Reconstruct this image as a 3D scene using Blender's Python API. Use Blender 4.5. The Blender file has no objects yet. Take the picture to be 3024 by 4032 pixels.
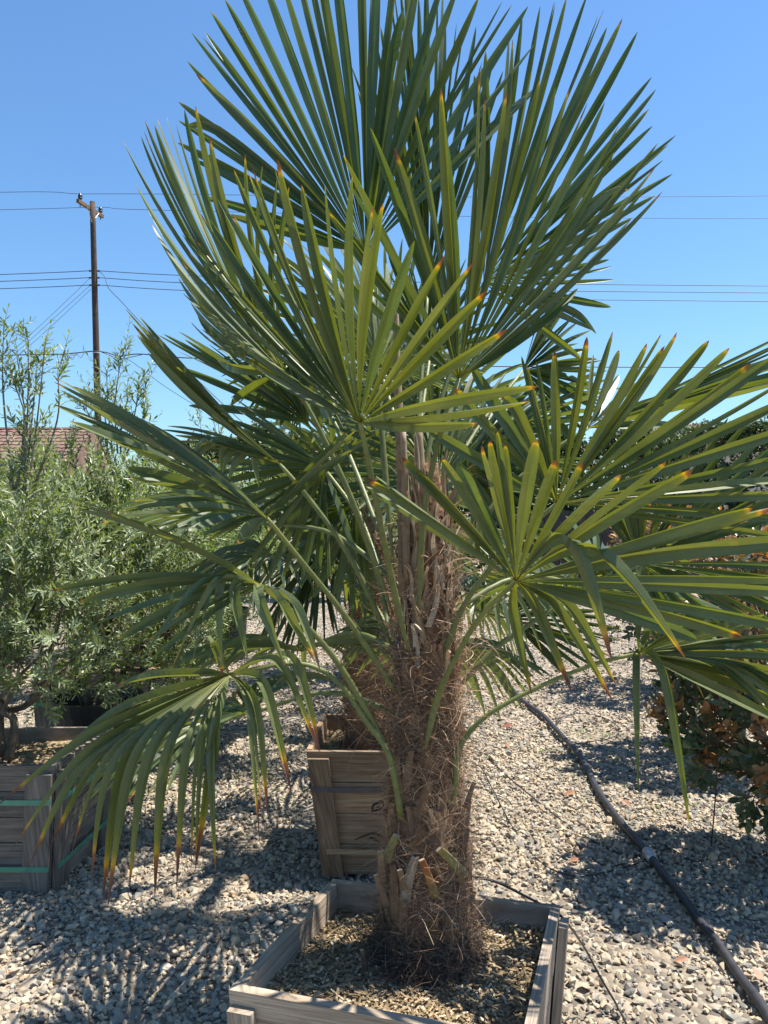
import bpy, bmesh, math, random
import numpy as np
from mathutils import Vector, Matrix
R = math.radians
random.seed(5); rng = np.random.default_rng(5)
scene = bpy.context.scene
COL = scene.collection

# ------------------------------------------------------------------ camera, sky, sun, exposure
CAM_H = 1.6
F = 3029.0                                   # focal length in photo pixels (3024 x 4032)
cam = bpy.data.cameras.new('camera'); cam_o = bpy.data.objects.new('camera', cam); COL.objects.link(cam_o)
cam.sensor_fit = 'VERTICAL'; cam.sensor_height = 24.0
cam.lens = 24.0 * F / 4032.0
cam.clip_start = 0.05; cam.clip_end = 3000
cam_o.location = (0, 0, CAM_H); cam_o.rotation_euler = (R(90), 0, 0)
scene.camera = cam_o

SUN_EL, SUN_AZ = 66.0, 76.0                  # azimuth to the right of the viewing direction
world = bpy.data.worlds.new('World'); scene.world = world; world.use_nodes = True
nt = world.node_tree; nt.nodes.clear()
sky = nt.nodes.new('ShaderNodeTexSky'); sky.sky_type = 'NISHITA'; sky.sun_disc = False
sky.sun_elevation = R(SUN_EL); sky.sun_rotation = R(SUN_AZ)
sky.air_density = 1.3; sky.dust_density = 0.3; sky.ozone_density = 2.5; sky.altitude = 50
bg = nt.nodes.new('ShaderNodeBackground'); bg.inputs[1].default_value = 0.074
wo = nt.nodes.new('ShaderNodeOutputWorld')
tint = nt.nodes.new('ShaderNodeMix'); tint.data_type = 'RGBA'; tint.blend_type = 'MULTIPLY'; tint.inputs[0].default_value = 1.0
tint.inputs[7].default_value = (0.71, 0.98, 1.22, 1)            # the clear, saturated blue of this sky
nt.links.new(sky.outputs[0], tint.inputs[6]); nt.links.new(tint.outputs[2], bg.inputs[0]); nt.links.new(bg.outputs[0], wo.inputs[0])
sd = Vector((math.cos(R(SUN_EL))*math.sin(R(SUN_AZ)), math.cos(R(SUN_EL))*math.cos(R(SUN_AZ)), math.sin(R(SUN_EL))))
sun = bpy.data.lights.new('sun', 'SUN'); sun.energy = 5.0; sun.angle = R(0.5); sun.color = (1.0, 0.935, 0.83)
sun_o = bpy.data.objects.new('sun', sun); COL.objects.link(sun_o)
sun_o.rotation_euler = sd.to_track_quat('Z', 'Y').to_euler(); sun_o.location = sd*50
scene.view_settings.view_transform = 'Standard'; scene.view_settings.look = 'None'
scene.view_settings.gamma = 1.0; scene.view_settings.exposure = 1.05
scene.cycles.max_bounces = 8; scene.cycles.transparent_max_bounces = 8

# ------------------------------------------------------------------ helpers
def P(px, py, Y):                             # photo pixel (3024 scale) at distance Y
    return np.array([(px-1512.0)/F*Y, Y, CAM_H-(py-2016.0)/F*Y])
DS = 3024/1659.0
def D(dx, dy, Y): return P(dx*DS, dy*DS, Y)   # pixel of the 1659 wide view at distance Y
def G(px, py, z=0.0):                         # photo pixel on the horizontal plane z
    Y = (CAM_H-z)*F/(py-2016.0); return P(px, py, Y)
def nrm(v):
    v = np.asarray(v, float); n = np.linalg.norm(v, axis=-1, keepdims=True); return v/np.maximum(n, 1e-9)

class MB:
    """collects vertices / faces / one colour attribute / material index"""
    def __init__(s): s.v = []; s.f = []; s.c = []; s.m = []; s.n = 0; s.uv = []
    def add(s, v, f, c=(0,0,0,1), m=0, uv=None):
        v = np.asarray(v, float); k = len(v)
        s.v.append(v)
        c = np.asarray(c, float)
        s.c.append(np.tile(c, (k,1)) if c.ndim == 1 else c)
        s.uv.append(np.zeros((k,2)) if uv is None else np.asarray(uv, float))
        if isinstance(f, np.ndarray): s.f += (f+s.n).tolist(); nf = len(f)
        else: s.f += [[i+s.n for i in q] for q in f]; nf = len(f)
        s.m += [m]*nf; s.n += k
    def build(s, name, mats, parent=None, origin=None, smooth=False):
        me = bpy.data.meshes.new(name)
        V = np.concatenate(s.v) if s.v else np.zeros((0,3))
        if origin is not None: V = V-np.asarray(origin, float)
        lens = np.array([len(q) for q in s.f], dtype=np.int32)
        flat = np.fromiter((i for q in s.f for i in q), dtype=np.int32, count=int(lens.sum()))
        me.vertices.add(len(V)); me.vertices.foreach_set('co', V.astype(np.float32).ravel())
        me.loops.add(len(flat)); me.loops.foreach_set('vertex_index', flat)
        me.polygons.add(len(lens))
        st = np.zeros(len(lens), dtype=np.int32); st[1:] = np.cumsum(lens)[:-1]
        me.polygons.foreach_set('loop_start', st)
        me.polygons.foreach_set('material_index', np.array(s.m, dtype=np.int32))
        me.polygons.foreach_set('use_smooth', np.full(len(lens), smooth))
        ca = me.attributes.new('Col', 'FLOAT_COLOR', 'POINT')
        ca.data.foreach_set('color', np.concatenate(s.c).astype(np.float32).ravel())
        uvl = me.uv_layers.new(name='UVMap')
        uvl.data.foreach_set('uv', np.concatenate(s.uv)[flat].astype(np.float32).ravel())
        me.update(calc_edges=True); me.validate()
        if not isinstance(mats, (list, tuple)): mats = [mats]
        for m in mats: me.materials.append(m)
        o = bpy.data.objects.new(name, me); COL.objects.link(o)
        if parent is not None: o.parent = parent
        elif origin is not None: o.location = origin
        return o

def tag(o, label=None, cat=None, group=None, kind=None):
    if label: o['label'] = label
    if cat: o['category'] = cat
    if group: o['group'] = group
    if kind: o['kind'] = kind
    return o
def thing(name, loc, label, cat, group=None):
    o = bpy.data.objects.new(name, None); COL.objects.link(o); o.location = tuple(float(a) for a in loc)
    o.empty_display_size = 0.1
    return tag(o, label, cat, group)

def catmull(pts, k=6):
    p = np.asarray(pts, float)
    if len(p) < 3: return np.array([p[0]+(p[-1]-p[0])*t for t in np.linspace(0,1,k+1)])
    q = np.vstack([2*p[0]-p[1], p, 2*p[-1]-p[-2]]); out = []
    for i in range(1, len(q)-2):
        for j in range(k):
            t = j/k
            out.append(0.5*((2*q[i])+(-q[i-1]+q[i+1])*t+(2*q[i-1]-5*q[i]+4*q[i+1]-q[i+2])*t*t+(-q[i-1]+3*q[i]-3*q[i+1]+q[i+2])*t**3))
    out.append(p[-1]); return np.array(out)

def tube(mb, path, rad, sides=8, c=(0,0,0,1), m=0, flat=1.0, cap=True, capm=None, ref=None):
    path = np.asarray(path, float); n = len(path)
    rad = np.broadcast_to(np.asarray(rad, float), (n,)) if np.ndim(rad) < 1 or len(np.atleast_1d(rad)) == n else np.interp(np.linspace(0,1,n), np.linspace(0,1,len(rad)), rad)
    T = nrm(np.gradient(path, axis=0))
    up = np.array([0.13,0.21,0.97]) if ref is None else np.asarray(ref, float)
    if ref is None and abs(np.dot(T.mean(0)/max(np.linalg.norm(T.mean(0)),1e-6), up)) > 0.9: up = np.array([0.9,0.3,0.1])
    A = nrm(np.cross(T, up)); B = nrm(np.cross(A, T))
    ang = np.linspace(0, 2*math.pi, sides, endpoint=False)
    v = path[:,None,:]+rad[:,None,None]*(np.cos(ang)[None,:,None]*A[:,None,:]+flat*np.sin(ang)[None,:,None]*B[:,None,:])
    f = [[i*sides+j, i*sides+(j+1)%sides, (i+1)*sides+(j+1)%sides, (i+1)*sides+j] for i in range(n-1) for j in range(sides)]
    L = np.concatenate([[0], np.cumsum(np.linalg.norm(np.diff(path, axis=0), axis=1))])
    uv = np.stack([np.repeat(L, sides), np.tile(np.arange(sides)/sides*0.2, n)], 1)
    cc = np.asarray(c, float)
    if cc.ndim == 2: cc = np.repeat(cc, sides, axis=0)
    mb.add(v.reshape(-1,3), f, cc, m, uv)
    if cap:
        b = mb.n-n*sides
        mb.f.append([b+j for j in range(sides)][::-1]); mb.m.append(m)
        mb.f.append([b+(n-1)*sides+j for j in range(sides)]); mb.m.append(m if capm is None else capm)

def hexa(mb, c8, m=0, c=(0,0,0,1), grain=None):
    """c8: 4 bottom/front corners then 4 opposite; own vertices per face"""
    c8 = np.asarray(c8, float)
    fs = [(0,1,2,3),(7,6,5,4),(0,4,5,1),(1,5,6,2),(2,6,7,3),(3,7,4,0)]
    g = nrm(c8[1]-c8[0]) if grain is None else nrm(grain)
    h = np.cross(g, nrm(np.cross(g, np.array([0.31,0.77,0.55])))); k = np.cross(g, h)
    off = random.random()*20
    ctr = c8.mean(0)
    for q in fs:
        p = c8[list(q)]
        nn = np.cross(p[1]-p[0], p[3]-p[0])
        if np.dot(nn, p.mean(0)-ctr) < 0: p = p[::-1]
        uv = np.stack([p@g+off, p@h+p@k+off*0.37], 1)
        mb.add(p, [[0,1,2,3]], c, m, uv)
def box(mb, lo, hi, m=0, c=(0,0,0,1), grain=None):
    x0,y0,z0 = lo; x1,y1,z1 = hi
    hexa(mb, [(x0,y0,z0),(x1,y0,z0),(x1,y0,z1),(x0,y0,z1),(x0,y1,z0),(x1,y1,z0),(x1,y1,z1),(x0,y1,z1)], m, c, grain)

# ------------------------------------------------------------------ materials
def mat(name):
    m = bpy.data.materials.new(name); m.use_nodes = True
    n = m.node_tree.nodes; l = m.node_tree.links
    b = n['Principled BSDF']
    return m, n, l, b
def node(n, t, **kw):
    x = n.new(t)
    for k, v in kw.items():
        if k.startswith('i'): x.inputs[int(k[1:])].default_value = v
        else: setattr(x, k, v)
    return x
def ramp(n, stops, interp='LINEAR'):
    r = n.new('ShaderNodeValToRGB'); e = r.color_ramp.elements; r.color_ramp.interpolation = interp
    while len(e) > 1: e.remove(e[-1])
    e[0].position, e[0].color = stops[0][0], (*stops[0][1], 1)
    for p, c in stops[1:]:
        q = e.new(p); q.color = (*c, 1)
    return r
def mixc(n, l, fac, a, b, mode='MIX'):
    x = n.new('ShaderNodeMix'); x.data_type = 'RGBA'; x.blend_type = mode
    for sock, val in ((0, fac), (6, a), (7, b)):
        if hasattr(val, 'links') or hasattr(val, 'is_linked'): l.new(val, x.inputs[sock])
        else: x.inputs[sock].default_value = val if sock == 0 else (*val, 1)
    return x.outputs[2]
def attr(n):
    a = node(n, 'ShaderNodeAttribute', attribute_name='Col'); return a
def sep(n, l, s):
    q = n.new('ShaderNodeSeparateColor'); l.new(s, q.inputs[0]); return q

def translucent_out(n, l, b, col, amount):
    t = n.new('ShaderNodeBsdfTranslucent'); l.new(col, t.inputs[0])
    mx = n.new('ShaderNodeMixShader'); mx.inputs[0].default_value = amount
    l.new(b.outputs[0], mx.inputs[1]); l.new(t.outputs[0], mx.inputs[2])
    l.new(mx.outputs[0], n['Material Output'].inputs[0])

def mat_frond(name, g1, g2, trans, rough=0.42):
    m, n, l, b = mat(name)
    s = sep(n, l, attr(n).outputs['Color'])          # R along, G random per segment, B across
    rp = ramp(n, [(0.0,(0.30,0.30,0.06)),(0.03,(0.15,0.18,0.05)),(0.10,g1),(0.88,g2),(0.950,(0.13,0.16,0.03)),(0.970,(0.36,0.25,0.03)),(0.979,(0.20,0.08,0.025)),(1.0,(0.085,0.04,0.045))])
    j = node(n, 'ShaderNodeMath', operation='MULTIPLY_ADD', i1=0.11, i2=-0.082); l.new(s.outputs[1], j.inputs[0])
    ad = node(n, 'ShaderNodeMath', operation='ADD'); l.new(s.outputs[0], ad.inputs[0]); l.new(j.outputs[0], ad.inputs[1]); l.new(ad.outputs[0], rp.inputs[0])
    tc = n.new('ShaderNodeTexCoord')
    no = node(n, 'ShaderNodeTexNoise', i2=9.0, i3=4.0); l.new(tc.outputs['Object'], no.inputs[0])
    uvn = node(n, 'ShaderNodeMapping'); uvn.inputs[3].default_value = (6, 260, 1); l.new(tc.outputs['UV'], uvn.inputs[0])
    st = node(n, 'ShaderNodeTexNoise', i2=1.0, i3=2.0); l.new(uvn.outputs[0], st.inputs[0])
    c = mixc(n, l, 1.0, rp.outputs[0], ramp_of(n, l, no.outputs[0], (0.72,0.78,0.72), (1.25,1.2,1.2)), 'MULTIPLY')
    c = mixc(n, l, 1.0, c, ramp_of(n, l, st.outputs[0], (0.80,0.82,0.80), (1.18,1.15,1.2)), 'MULTIPLY')
    gv = ramp_of(n, l, s.outputs[1], (0.80,0.92,1.0), (1.25,1.10,0.90))
    c = mixc(n, l, 1.0, c, gv, 'MULTIPLY')
    sp = node(n, 'ShaderNodeTexNoise', i2=48.0, i3=3.0); l.new(tc.outputs['Object'], sp.inputs[0])
    spr = ramp(n, [(0.66,(0,0,0)),(0.74,(0.55,0.55,0.55))]); l.new(sp.outputs[0], spr.inputs[0])
    c = mixc(n, l, spr.outputs[0], c, (0.17,0.15,0.055))            # dry specks and scars
    geo = n.new('ShaderNodeNewGeometry')
    under = mixc(n, l, 0.35, c, (0.16,0.20,0.11))
    cc = mixc(n, l, geo.outputs['Backfacing'], c, under)
    l.new(cc, b.inputs['Base Color'])
    b.inputs['Roughness'].default_value = rough; b.inputs['Specular IOR Level'].default_value = 0.5
    bp = node(n, 'ShaderNodeBump', i0=0.25, i1=0.002); l.new(st.outputs[0], bp.inputs['Height']); l.new(bp.outputs[0], b.inputs['Normal'])
    tcol = mixc(n, l, 1.0, cc, (2.5,2.3,0.35), 'MULTIPLY')
    translucent_out(n, l, b, tcol, trans)
    return m
def ramp_of(n, l, sock, a, b):
    r = ramp(n, [(0.25, a), (0.75, b)])
    l.new(sock, r.inputs[0]); return r.outputs[0]

def mat_leaf(name, top1, top2, under, trans, rough=0.4, tr=(2.0,2.0,0.8)):
    m, n, l, b = mat(name)
    s = sep(n, l, attr(n).outputs['Color'])
    c = ramp(n, [(0.0, top1), (1.0, top2)]); l.new(s.outputs[0], c.inputs[0])
    c2 = mixc(n, l, s.outputs[1], c.outputs[0], (0.50,0.20,0.06))      # G = new reddish growth
    geo = n.new('ShaderNodeNewGeometry')
    un = mixc(n, l, s.outputs[1], under, (0.40,0.18,0.07))
    cc = mixc(n, l, geo.outputs['Backfacing'], c2, un)
    l.new(cc, b.inputs['Base Color']); b.inputs['Roughness'].default_value = rough
    translucent_out(n, l, b, mixc(n, l, 1.0, c2, tr, 'MULTIPLY'), trans)
    return m

def mat_wood(name, a, b_, dark, rough=0.8, sat=1.0):
    m, n, l, b = mat(name)
    tc = n.new('ShaderNodeTexCoord')
    mp = node(n, 'ShaderNodeMapping'); mp.inputs[3].default_value = (1.6, 26, 1); l.new(tc.outputs['UV'], mp.inputs[0])
    n1 = node(n, 'ShaderNodeTexNoise', i2=2.2, i3=8.0, i4=0.62); n1.inputs['Distortion'].default_value = 0.9; l.new(mp.outputs[0], n1.inputs[0])
    mp2 = node(n, 'ShaderNodeMapping'); mp2.inputs[3].default_value = (3.0, 130, 1); l.new(tc.outputs['UV'], mp2.inputs[0])
    n2 = node(n, 'ShaderNodeTexNoise', i2=1.5, i3=3.0); l.new(mp2.outputs[0], n2.inputs[0])
    n3 = node(n, 'ShaderNodeTexNoise', i2=5.0, i3=4.0); l.new(tc.outputs['Object'], n3.inputs[0])
    r1 = ramp(n, [(0.30, dark), (0.48, a), (0.62, b_), (0.75, a)]); l.new(n1.outputs[0], r1.inputs[0])
    c = mixc(n, l, 1.0, r1.outputs[0], ramp_of(n, l, n2.outputs[0], (0.62,0.60,0.58), (1.15,1.15,1.15)), 'MULTIPLY')
    c = mixc(n, l, 1.0, c, ramp_of(n, l, n3.outputs[0], (0.7,0.69,0.68), (1.15,1.14,1.12)), 'MULTIPLY')
    at = sep(n, l, attr(n).outputs['Color'])
    c = mixc(n, l, 1.0, c, ramp_of(n, l, at.outputs[0], (0.86,0.86,0.88), (1.16,1.12,1.08)), 'MULTIPLY')
    l.new(c, b.inputs['Base Color']); b.inputs['Roughness'].default_value = rough
    bp = node(n, 'ShaderNodeBump', i0=0.7, i1=0.004); l.new(n2.outputs[0], bp.inputs['Height']); l.new(bp.outputs[0], b.inputs['Normal'])
    return m

def mat_plain(name, col, rough=0.6, noise=0.25, scale=20.0, metal=0.0, bump=0.0):
    m, n, l, b = mat(name)
    tc = n.new('ShaderNodeTexCoord')
    no = node(n, 'ShaderNodeTexNoise', i2=scale, i3=5.0); l.new(tc.outputs['Object'], no.inputs[0])
    c = mixc(n, l, 1.0, col, ramp_of(n, l, no.outputs[0], (1-noise,)*3, (1+noise,)*3), 'MULTIPLY')
    l.new(c, b.inputs['Base Color']); b.inputs['Roughness'].default_value = rough; b.inputs['Metallic'].default_value = metal
    if bump:
        bp = node(n, 'ShaderNodeBump', i0=bump, i1=0.01); l.new(no.outputs[0], bp.inputs['Height']); l.new(bp.outputs[0], b.inputs['Normal'])
    return m

def mat_attr(name, stops, rough=0.85, noise=0.2, scale=40.0, trans=0.0):
    """colour from a ramp over the R attribute"""
    m, n, l, b = mat(name)
    s = sep(n, l, attr(n).outputs['Color'])
    r = ramp(n, stops); l.new(s.outputs[0], r.inputs[0])
    tc = n.new('ShaderNodeTexCoord')
    no = node(n, 'ShaderNodeTexNoise', i2=scale, i3=4.0); l.new(tc.outputs['Object'], no.inputs[0])
    c = mixc(n, l, 1.0, r.outputs[0], ramp_of(n, l, no.outputs[0], (1-noise,)*3, (1+noise,)*3), 'MULTIPLY')
    l.new(c, b.inputs['Base Color']); b.inputs['Roughness'].default_value = rough
    if trans: translucent_out(n, l, b, c, trans)
    return m

M_FROND = mat_frond('palm_leaf', (0.092,0.125,0.062), (0.086,0.121,0.054), 0.22)
M_FROND_B = mat_frond('palm_leaf_painted_shade', (0.062,0.090,0.044), (0.058,0.088,0.040), 0.18)  # row palms: same leaf darkened, shade put into the colour
M_PET = mat_attr('petiole', [(0,(0.125,0.135,0.04)),(0.5,(0.115,0.14,0.04)),(1,(0.17,0.185,0.05))], 0.5, 0.25, 60)
M_FIB = mat_attr('palm_fibre', [(0,(0.045,0.038,0.037)),(0.12,(0.12,0.088,0.065)),(0.35,(0.31,0.175,0.10)),(0.65,(0.43,0.275,0.17)),(0.85,(0.50,0.39,0.28)),(1,(0.62,0.52,0.40))], 0.9, 0.25, 60, 0.15)
M_TRUNK = mat_plain('palm_trunk', (0.20,0.11,0.062), 0.95, 0.6, 45, 0, 1.0)
M_SHEATH = mat_attr('leaf_sheath', [(0,(0.13,0.075,0.04)),(0.4,(0.23,0.145,0.085)),(0.75,(0.33,0.24,0.15)),(1,(0.48,0.40,0.31))], 0.75, 0.3, 50, 0.2)
M_STUB = mat_attr('cut_stub', [(0,(0.13,0.09,0.06)),(0.4,(0.17,0.12,0.075)),(0.7,(0.17,0.17,0.06)),(1,(0.26,0.085,0.03))], 0.7, 0.35, 60)
M_CUT = mat_plain('cut_face', (0.32,0.265,0.18), 0.85, 0.4, 90)
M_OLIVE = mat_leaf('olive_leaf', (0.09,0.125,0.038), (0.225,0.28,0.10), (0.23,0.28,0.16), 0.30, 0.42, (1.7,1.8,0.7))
M_OLIVE2 = mat_leaf('fresh_olive_leaf', (0.09,0.145,0.028), (0.23,0.32,0.065), (0.23,0.30,0.13), 0.32, 0.42, (1.7,1.8,0.6))
M_HEDGE = mat_leaf('hedge_leaf', (0.028,0.052,0.016), (0.075,0.115,0.034), (0.09,0.12,0.05), 0.2, 0.45)
M_SHRUB = mat_leaf('shrub_leaf', (0.030,0.060,0.022), (0.085,0.135,0.050), (0.10,0.13,0.075), 0.18, 0.28, (1.7,1.5,0.6))
M_BARK = mat_plain('bark', (0.13,0.105,0.08), 0.95, 0.5, 35, 0, 0.8)
M_TWIG = mat_plain('twig', (0.19,0.155,0.115), 0.9, 0.35, 50)
M_WOODG = mat_wood('weathered_grey_wood', (0.36,0.30,0.235), (0.45,0.385,0.305), (0.20,0.155,0.115))
M_WOODS = mat_wood('old_grey_wood', (0.20,0.172,0.145), (0.27,0.24,0.205), (0.11,0.09,0.072))
M_WOODB = mat_wood('brown_planter_wood', (0.29,0.20,0.125), (0.37,0.27,0.18), (0.18,0.085,0.035))
M_WOODD = mat_wood('dark_batten_wood', (0.17,0.115,0.07), (0.25,0.175,0.11), (0.07,0.045,0.03))
M_FENCE = mat_wood('dark_fence_wood', (0.045,0.040,0.038), (0.065,0.058,0.054), (0.025,0.022,0.021))
M_STRAPD = mat_plain('steel_strap', (0.12,0.13,0.16), 0.4, 0.2, 30, 0.7)
M_STRAPG = mat_plain('green_strap', (0.07,0.26,0.18), 0.45, 0.15, 30)
M_PIPE = mat_plain('black_pipe', (0.032,0.033,0.039), 0.5, 0.45, 25)
M_TUBE = mat_plain('black_tube', (0.018,0.018,0.02), 0.45, 0.2, 30)
M_NAIL = mat_plain('rusty_nail', (0.06,0.03,0.02), 0.8, 0.3, 60)
M_POT = mat_plain('black_pot', (0.02,0.021,0.023), 0.5, 0.35, 14)
M_INK = mat_plain('stamp_ink', (0.02,0.016,0.014), 0.9, 0.3, 60)
M_POLE = mat_plain('pole_wood', (0.055,0.038,0.030), 0.9, 0.45, 6, 0, 0.6)
M_ARM = mat_plain('crossarm_wood', (0.13,0.08,0.038), 0.85, 0.45, 5)
M_INSUL = mat_plain('insulator', (0.03,0.022,0.02), 0.3, 0.2, 10)
M_WIRE = mat_plain('wire', (0.02,0.025,0.035), 0.6, 0.1, 5)
M_GALV = mat_plain('galvanised', (0.45,0.46,0.48), 0.45, 0.15, 10, 0.6)

# soil
def mat_soil():
    m, n, l, b = mat('soil')
    s = sep(n, l, attr(n).outputs['Color'])
    r = ramp(n, [(0,(0.06,0.045,0.03)),(0.4,(0.15,0.11,0.065)),(0.7,(0.24,0.175,0.105)),(0.9,(0.36,0.27,0.17)),(1,(0.48,0.41,0.31))]); l.new(s.outputs[0], r.inputs[0])
    tc = n.new('ShaderNodeTexCoord'); no = node(n, 'ShaderNodeTexNoise', i2=70.0, i3=5.0); l.new(tc.outputs['Object'], no.inputs[0])
    c = mixc(n, l, 1.0, r.outputs[0], ramp_of(n, l, no.outputs[0], (0.6,0.6,0.55), (1.6,1.6,1.5)), 'MULTIPLY')
    l.new(c, b.inputs['Base Color']); b.inputs['Roughness'].default_value = 0.95
    bp = node(n, 'ShaderNodeBump', i0=0.8, i1=0.01); l.new(no.outputs[0], bp.inputs['Height']); l.new(bp.outputs[0], b.inputs['Normal'])
    return m
M_SOIL = mat_soil()
def mat_ground():
    m, n, l, b = mat('ground_dirt')
    tc = n.new('ShaderNodeTexCoord')
    vo = node(n, 'ShaderNodeTexVoronoi', i2=34.0); l.new(tc.outputs['Object'], vo.inputs[0])
    no = node(n, 'ShaderNodeTexNoise', i2=0.9, i3=6.0); l.new(tc.outputs['Object'], no.inputs[0])
    hs = sep(n, l, vo.outputs['Color'])
    r = ramp(n, [(0,(0.12,0.105,0.09)),(0.4,(0.24,0.21,0.17)),(0.7,(0.33,0.28,0.22)),(1,(0.42,0.375,0.31))]); l.new(hs.outputs[0], r.inputs[0])
    c = mixc(n, l, 1.0, r.outputs[0], ramp_of(n, l, no.outputs[0], (0.72,0.68,0.62), (1.08,1.06,1.04)), 'MULTIPLY')
    l.new(c, b.inputs['Base Color']); b.inputs['Roughness'].default_value = 0.95
    bp = node(n, 'ShaderNodeBump', i0=1.0, i1=0.015); bp.invert = True; l.new(vo.outputs['Distance'], bp.inputs['Height']); l.new(bp.outputs[0], b.inputs['Normal'])
    return m
M_GROUND = mat_ground()
def mat_stone():
    m, n, l, b = mat('gravel_stone')
    s = sep(n, l, attr(n).outputs['Color'])
    r = ramp(n, [(0,(0.12,0.118,0.115)),(0.16,(0.22,0.22,0.215)),(0.34,(0.315,0.295,0.265)),(0.50,(0.40,0.35,0.275)),(0.70,(0.455,0.39,0.295)),(0.84,(0.38,0.28,0.20)),(0.91,(0.49,0.44,0.36)),(1,(0.62,0.575,0.50))]); l.new(s.outputs[0], r.inputs[0])
    tc = n.new('ShaderNodeTexCoord'); no = node(n, 'ShaderNodeTexNoise', i2=55.0, i3=5.0); l.new(tc.outputs['Object'], no.inputs[0])
    c = mixc(n, l, 1.0, r.outputs[0], ramp_of(n, l, no.outputs[0], (0.68,0.65,0.60), (1.20,1.16,1.08)), 'MULTIPLY')
    l.new(c, b.inputs['Base Color']); b.inputs['Roughness'].default_value = 0.85
    bp = node(n, 'ShaderNodeBump', i0=0.4, i1=0.004); l.new(no.outputs[0], bp.inputs['Height']); l.new(bp.outputs[0], b.inputs['Normal'])
    return m
M_STONE = mat_stone()

# ------------------------------------------------------------------ ground and gravel
mb = MB(); N = 120
gx = np.concatenate([-np.geomspace(900, 8, 20), np.linspace(-7, 7, 60), np.geomspace(8, 900, 20)])
gy = np.concatenate([np.linspace(-6, 16, 90), np.geomspace(17, 1500, 25)])
X, Yg = np.meshgrid(gx, gy); 
def ground_z(x, y):
    z = 0.012*np.sin(1.7*x+0.6)*np.cos(1.3*y)+0.010*np.sin(3.1*x-2.2*y)+0.006*np.sin(5.3*y+x)
    return z*np.exp(-np.maximum(np.abs(y)-14, 0))
Z = ground_z(X, Yg)
nx, ny = len(gx), len(gy)
idx = np.arange(nx*ny).reshape(ny, nx)
fq = np.stack([idx[:-1,:-1], idx[:-1,1:], idx[1:,1:], idx[1:,:-1]], -1).reshape(-1,4)
mb.add(np.stack([X, Yg, Z], -1).reshape(-1,3), fq)
tag(mb.build('ground', M_GROUND, smooth=True), kind='structure')

def stone_shapes(k, npts):
    out = []
    for _ in range(k):
        bm = bmesh.new()
        for _ in range(npts):
            d = Vector((random.gauss(0,1), random.gauss(0,1), random.gauss(0,1))).normalized()
            s = random.uniform(0.8, 1.12)
            bm.verts.new((d.x*s, d.y*s*0.78, d.z*s*0.58))
        r = bmesh.ops.convex_hull(bm, input=bm.verts)
        bmesh.ops.delete(bm, geom=[g for g in bm.verts if not g.link_faces], context='VERTS')
        bm.verts.index_update(); bm.normal_update()
        v = np.array([p.co[:] for p in bm.verts]); f = np.array([[q.index for q in p.verts] for p in bm.faces if len(p.verts) == 3])
        out.append((v, f)); bm.free()
    return out
def rand_rot(n, flat=0.5):
    yaw = rng.uniform(0, 2*math.pi, n); a = rng.normal(0, flat, n); b = rng.normal(0, flat, n)
    cy, sy, ca, sa, cb, sb = np.cos(yaw), np.sin(yaw), np.cos(a), np.sin(a), np.cos(b), np.sin(b)
    Rz = np.zeros((n,3,3)); Rz[:,0,0]=cy; Rz[:,0,1]=-sy; Rz[:,1,0]=sy; Rz[:,1,1]=cy; Rz[:,2,2]=1
    Rx = np.zeros((n,3,3)); Rx[:,0,0]=1; Rx[:,1,1]=ca; Rx[:,1,2]=-sa; Rx[:,2,1]=sa; Rx[:,2,2]=ca
    Ry = np.zeros((n,3,3)); Ry[:,1,1]=1; Ry[:,0,0]=cb; Ry[:,0,2]=sb; Ry[:,2,0]=-sb; Ry[:,2,2]=cb
    return Rz@Rx@Ry
def scatter_stones(mb, shapes, xy, size, lift=0.25):
    n = len(xy); which = rng.integers(0, len(shapes), n)
    for k, (v, f) in enumerate(shapes):
        I = np.where(which == k)[0]
        if not len(I): continue
        Rm = rand_rot(len(I)); sz = size[I]
        vv = np.einsum('nij,vj->nvi', Rm, v)*sz[:,None,None]
        vv[:,:,0] += xy[I,0][:,None]; vv[:,:,1] += xy[I,1][:,None]
        vv[:,:,2] += (ground_z(xy[I,0], xy[I,1])+sz*lift)[:,None]+rng.uniform(-0.004, 0.006, len(I))[:,None]
        ff = (f[None]+(np.arange(len(I))*len(v))[:,None,None]).reshape(-1,3)
        c = np.zeros((len(I), len(v), 4)); c[:,:,3] = 1
        px, py = xy[I,0], xy[I,1]
        tone = rng.beta(1.5,1.5,len(I))*0.92+0.05+0.07*np.sin(2.1*px+1.0)*np.cos(1.4*py)
        c[:,:,0] = np.clip(tone, 0.01, 0.99)[:,None]
        mb.add(vv.reshape(-1,3), ff, c.reshape(-1,4))
mb = MB()
shp = stone_shapes(26, 13); shp_lo = stone_shapes(14, 7)
n = 138000
y = rng.uniform(1.0, 5.6, n); hw = 0.62*y+0.75; x = rng.uniform(-1, 1, n)*hw
pt_ = np.sin(1.9*x+2.3*y)+np.sin(3.7*x-1.1*y+2.0)+0.6*np.sin(6.1*x+5.3*y+0.7)       # worn patches where the fines show
keep = (rng.uniform(0, 4.25, n) < hw) & ((pt_ < 1.35) | (rng.random(n) < 0.45)); x, y = x[keep], y[keep]
scatter_stones(mb, shp, np.stack([x,y],1), np.clip(rng.lognormal(math.log(0.0113), 0.38, len(x)), 0.005, 0.034))
n = 85000
y = rng.uniform(5.6, 16.5, n); x = rng.uniform(-1, 1, n)*(0.56*y+0.6)
keep = rng.uniform(0, 1, n) < np.clip(6.5/y, 0.3, 1); x, y = x[keep], y[keep]
scatter_stones(mb, shp_lo, np.stack([x,y],1), np.clip(rng.lognormal(math.log(0.017), 0.3, len(x)), 0.007, 0.04))
tag(mb.build('gravel', M_STONE), 'grey and beige crushed gravel covering the nursery yard', 'gravel', kind='stuff')

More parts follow.
